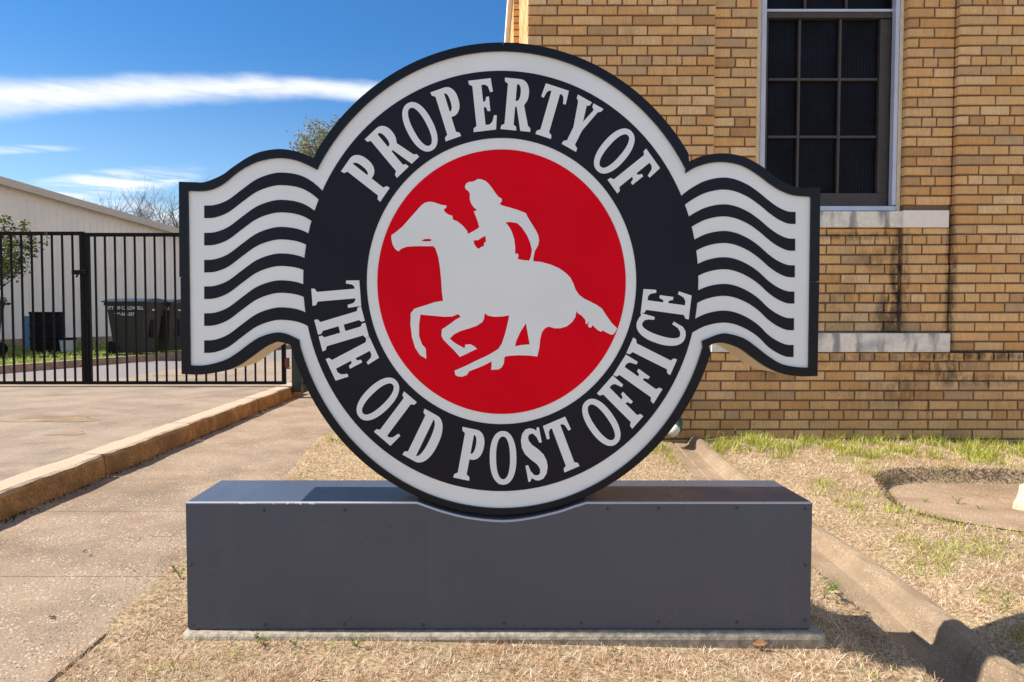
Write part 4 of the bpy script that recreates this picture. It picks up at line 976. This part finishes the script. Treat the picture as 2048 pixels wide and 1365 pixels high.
def scatter(x0, x1, y0, y1, dens, keep=None):
    n = int((x1-x0)*(y1-y0)*dens); x = rng.uniform(x0, x1, n); y = rng.uniform(y0, y1, n)
    pts = [(a, b, max(gz(a, b), .001) if a < -1.12 else gz(a, b)) for a, b in zip(x, y) if (keep is None or keep(a, b))]
    return np.array(pts) if pts else np.zeros((0, 3))
def vn2(x, y, s=1., o=0.): return math.sin(x*3.1*s+1.7*math.sin(y*2.3*s+o))*math.sin(y*4.3*s+o+1.3*math.sin(x*3.7*s))
def fr_ok(x, y): return not (fx0-.004 < x < fx1+.004 and fy0-.004 < y < fy1)
def keep_dry(x, y):
    if 1.4 < x < 1.515+.045*sst(3.2, 2.1, y): return False
    if not fr_ok(x, y): return False
    if x > 1.5 and pit(x, y) < 1.0 and y+.35*(x-2.93) > 2.75: return False
    px, py = proj((x, y, 0)); return -80 < px < 2140
def edge_keep(x, y): # ragged left border of the turf
    return keep_dry(x, y) and x > -1.17-.05*vn2(.3, y, 3.)-.05*vn2(.7, y, 9.)+.05*random.random()
def clump(x, y): return random.random() < .55+.55*vn2(x, y, 6., 1.)+.45*vn2(x, y, 17., 3.)
def k1(x, y): return edge_keep(x, y) and clump(x, y)
def k2(x, y): return keep_dry(x, y) and clump(x, y)
parts = [scatter(-1.27, 1.225, 1.45, 2.05, 38000, k1), scatter(-1.27, -.88, 2.05, 2.5, 26000, k1), scatter(.97, 1.225, 2.05, 2.5, 26000, k1), scatter(-1.27, 1.225, 2.5, 4.75, 7500, k1),
         scatter(1.225, 1.306+.0, 1.45, 2.95, 24000, k1),
         scatter(1.512, 2.5, 1.45, 2.6, 24000, k2), scatter(2.5, 4., 1.9, 2.6, 12000, k2), scatter(1.512, 4.2, 2.6, 4.72, 12000, k2)]
P = np.concatenate(parts); n = len(P); dist = P[:, 1]
L = rng.uniform(.012, .034, n); Wd = rng.uniform(.0010, .0022, n)*(.6+dist*.25)
tag(blades('dry_grass', P, L, Wd, (.35, 1.4), M['dry']), 'dense short tan dormant grass covering the lawn', 'grass', kind='stuff')
def gp_keep(x, y):
    if not keep_dry(x, y): return False
    v = vn2(x, y, 1.6, .4)+.5*vn2(x, y, 4.1, 2.)
    return v > (.70 if y < 2.3 else .42)
def strip_keep(x, y):
    return keep_dry(x, y) and y > 4.42+.16*vn2(x, 0, 1.5)+.08*vn2(x, 1, 6) - .12*random.random() and random.random() < .40+.6*vn2(x, y, 5., 2.)+.3*vn2(x, 1, 2.1)
patches = [(x, y, r) for x, y, r in ((1750, 960, .08), (1700, 1020, .07), (1790, 1030, .06), (1870, 1110, .07), (1900, 1100, .05), (1960, 1105, .10), (1850, 1130, .08), (1990, 1190, .06), (1820, 1085, .06), (1640, 980, .06), (1720, 935, .09), (1330, 900, .05), (1370, 935, .09), (1345, 915, .06), (2030, 1240, .05), (1750, 1310, .03), (1735, 1345, .03), (320, 1338, .03), (380, 1330, .02), (660, 1290, .015), (700, 1283, .02), (1700, 1150, .05), (1655, 1085, .06), (1800, 1000, .05), (460, 1310, .025))]
pc = [(*on(x, y, .0).to_2d(), r) for x, y, r in patches]
def patch_keep(x, y):
    if not keep_dry(x, y): return False
    for a, b, r in pc:
        if (x-a)**2+((y-b)*.8)**2 < r*r*(.5+random.random()): return True
    ex = pit(x, y)
    return x > 1.6 and 1.0 < ex < 1.10 and y < 3.2 and random.random() < .75
gpts = [scatter(-1.1, 1.2, 1.5, 4.7, 700, gp_keep), scatter(1.51, 4.2, 1.5, 4.7, 2200, gp_keep), scatter(-1.1, 1.22, 1.5, 4.5, 5000, patch_keep), scatter(1.51, 4.2, 1.5, 4.2, 5500, patch_keep)]
G = np.concatenate([q for q in gpts if len(q)]); n = len(G)
tag(blades('green_grass', G, rng.uniform(.02, .05, n), rng.uniform(.0018, .004, n), (.15, 1.1), M['green']), 'scattered green shoots and tufts growing through the dry lawn', 'grass', kind='stuff')
G = np.concatenate([scatter(-1.1, 1.22, 4.0, 4.74, 4500, strip_keep), scatter(1.51, 4.6, 4.0, 4.74, 11000, strip_keep)]); n = len(G)
tag(blades('tall_green_grass', G, rng.uniform(.03, .085, n), rng.uniform(.003, .0055, n), (.05, .8), M['green']), 'bright yellow green grass strip at the foot of the brick wall', 'grass', kind='stuff')
# dark ragged turf edge round the pit
ed = []
for k in range(5200):
    a = random.uniform(-.25, math.pi+.55); r = random.uniform(.99, 1.05)-.05*math.sin(5*a); x = PITC[0]+PITR[0]*r*math.cos(a); y = PITC[1]+PITR[1]*r*math.sin(a)
    if y < 3.0 or x < 1.52: continue
    ed.append((x, y, gz(x, y)-random.uniform(0, .02)))
ed = np.array(ed); n = len(ed); M['edge'] = mat('turf_edge', rough=1, spec=.1, fn=blade_fn([(0, (.12, .08, .05)), (.5, (.20, .13, .08)), (1, (.07, .05, .035))]))
tag(blades('turf_edge', ed, rng.uniform(.015, .04, n), rng.uniform(.002, .004, n), (.3, 1.3), M['edge']), 'ragged brown cut turf edge round the bare soil pit', 'grass', kind='stuff')
# verge grass behind the gate
nv = 9000; s = rng.uniform(-2, 13, nv); q = rng.uniform(.16, 4.5, nv); base0 = np.array(A); vd, vn_ = np.array(VD), np.array(VN)
P = base0+s[:, None]*vd+q[:, None]*vn_; P[:, 2] = .225+q*.008
tag(blades('verge_grass', P, rng.uniform(.03, .09, nv), rng.uniform(.012, .025, nv), (.1, 1.2), M['green']), 'green grass strip between the far curb and the pale building', 'grass', kind='stuff')
# ------------------------------------------------------------------ small things
random.seed(9)
def weed(px, py, h, label, zz=0.):
    c = on(px, py, zz); r = empty('weed', (c.x, c.y, gz(c.x, c.y)), label, 'weed', 'small weeds round the sign base')
    st = MB(); lf = MB()
    for k in range(6):
        a = random.uniform(0, 6.28); t = Vector((math.cos(a)*h*.5, math.sin(a)*h*.5, h*random.uniform(.6, 1))); st.tube([(0, 0, 0), t*.5+Vector((0, 0, h*.1)), t], [.001, .0008, .0005], 4, cap=False)
        for q in range(4):
            b = a+random.uniform(-1.5, 1.5); u = Vector((math.cos(b), math.sin(b), random.uniform(-.2, .5))); w = Vector((-math.sin(b), math.cos(b), 0)); s_ = h*.22; o = t*random.uniform(.6, 1.)
            lf.add([o, o+u*s_*.5+w*s_*.4, o+u*s_, o+u*s_*.5-w*s_*.4], [(0, 1, 2, 3)])
    st.build('stems', M['weed'], r); lf.build('leaves', M['weed'], r)
weed(524, 1283, .045, 'bright green weed at the foot of the base near its left end')
weed(590, 1284, .03, 'tiny green weed just right of the leftmost bright one')
weed(712, 1284, .035, 'green weed sprouting below the left half of the sign base')
weed(1228, 1284, .022, 'tiny lone green weed below the right half of the sign base')
weed(360, 1160, .05, 'green sprig at the left side of the sign base')
weed(1648, 1165, .08, 'leafy green weed at the right side of the sign base')
weed(1915, 1010, .05, 'small sprig standing in the bare soil pit', -.05)
weed(1960, 1024, .03, 'low green clump in the middle of the bare soil pit', -.05)
weed(1850, 1010, .03, 'low green clump in the left part of the bare soil pit', -.05)
def leaf(name, px, py, zz, s, label, m='leaf_dry', tilt=.5, cat='leaf', group=None):
    c = on(px, py, zz); a = random.uniform(0, 6.28); r = MB()
    v = [(-s, 0, 0), (-s*.3, s*.45, s*.18), (s*.4, s*.4, s*.15), (s, 0, .0), (s*.4, -s*.35, s*.12), (-s*.3, -s*.45, s*.2), (0, 0, -.0)]
    v += [(x, y, z-.0012) for x, y, z in v]
    f = [(6, 0, 5), (6, 5, 4), (6, 4, 3), (6, 3, 2), (6, 2, 1), (6, 1, 0)]; f += [tuple(i+7 for i in t[::-1]) for t in f]+[(i, (i+1) % 6, (i+1) % 6+7, i+7) for i in range(6)]
    o = r.add(v, f).build(name, M[m]); o.location = (c.x, c.y, zz+.004); o.rotation_euler = (tilt, random.uniform(-.3, .3), a); tag(o, label, cat, group)
leaf('dry_leaf', 1520, 1290, -.022, .022, 'curled orange brown leaf lying against the footing under the right half of the sign', tilt=.7)
leaf('dry_leaf', 763, 1283, .02, .009, 'small red brown leaf in the grass under the left half of the sign')
leaf('dry_leaf', 104, 1236, .001, .013, 'dark curled leaf lying on the concrete path near the front left', 'debris', .2)
leaf('dry_leaf', 170, 1104, .001, .010, 'dark flat leaf alone on the concrete path left of the base', 'debris', .1)
leaf('dry_leaf', 181, 1113, .001, .008, 'thin dark leaf sliver just below another leaf on the path', 'debris', .1)
leaf('dry_leaf', 268, 1143, .001, .005, 'tiny dark fleck on the path close to the grass edge', 'debris', .1)
mb = MB()
for k in range(620):
    y = random.uniform(2.6, 8); x = -2.228+abs(random.gauss(0, .022)); s_ = random.uniform(.004, .013); a = random.random()*6
    if vn2(0, y, 2.2) < -.1 and random.random() < .7: continue
    mb.add([(x, y, .002), (x+s_*math.cos(a), y+s_*math.sin(a), .004+random.random()*.006), (x+s_*math.cos(a+1.2), y+s_*math.sin(a+1.2), .003), (x, y, .010)], [(0, 1, 2), (0, 3, 1), (1, 3, 2), (2, 3, 0)])
tag(mb.build('leaf_litter', M['debris']), 'dark crumbled leaf litter lying along the foot of the curb', 'litter', kind='stuff')
# pebbles in the pit and on the path
# pale rock at the right edge
random.seed(4); c = on(2046, 1022, -.06); bm = bmesh.new(); bmesh.ops.create_icosphere(bm, subdivisions=3, radius=1)
for v in bm.verts:
    nn = v.co.normalized(); k = 1+.16*math.sin(3*nn.x+2*nn.z)+.1*math.sin(7*nn.y+1)+random.uniform(-.03, .03); v.co = Vector((nn.x*.13*k, nn.y*.12*k, nn.z*.115*k))
me = bpy.data.meshes.new('rock'); bm.to_mesh(me); bm.free(); me.materials.append(M['rock']); o = link(bpy.data.objects.new('rock', me)); o.location = (c.x+.10, c.y, -.02)
tag(o, 'pale sunlit rock in the soil pit at the right edge', 'rock')
# drain pipe with pale mouth where the channel meets the wall
c = at(1338, 850, 4.66); dp = empty('drain_pipe', (c.x+.012, 4.68, gz(1.1, 4.7)+.06), 'green drain pipe with a pale flared mouth beside the brick wall', 'pipe')
zg = .07
MB().tube([(.055, .03, .42), (.055, .03, .16), (.045, .0, .07), (.02, -.05, .035)], [.035, .036, .042, .045], 14).build('pipe', M['pipe_green'], dp, smooth=True)
MB().tube([(.02, -.052, .04), (-.008, -.085, .03)], [.038, .043], 14).build('mouth', M['pipe_white'], dp, smooth=True)
# loose pebbles and crumbs of soil in the pit and at the path edge
random.seed(31); mb = MB()
def crumb(x, y, z, s_):
    v = [(x+s_*random.uniform(.6, 1)*math.cos(a), y+s_*random.uniform(.6, 1)*math.sin(a), z) for a in (0, 1.57, 3.14, 4.71)]+[(x, y, z+s_*random.uniform(.5, .9))]
    mb.add(v, [(0, 1, 4), (1, 2, 4), (2, 3, 4), (3, 0, 4)])
for k in range(2600):
    a = random.uniform(0, 6.283); q = math.sqrt(random.random())*.93; x = PITC[0]+PITR[0]*q*math.cos(a); y = PITC[1]+PITR[1]*q*math.sin(a); crumb(x, y, gz(x, y)+.005, random.uniform(.002, .0065))
tag(mb.build('soil_crumbs', M['soil']), 'loose gravel crumbs scattered over the bare soil pit', 'gravel', kind='stuff')
mb = MB()
for k in range(1500):
    y = random.uniform(1.5, 6); x = random.uniform(-2.2, -1.13); x = x if random.random() < .25 else -1.2-abs(random.gauss(0, .09)); crumb(x, y, .0005, random.uniform(.001, .0032))
tag(mb.build('path_grit', M['debris']), 'fine dark grit and crumbs strewn on the concrete path', 'grit', kind='stuff')
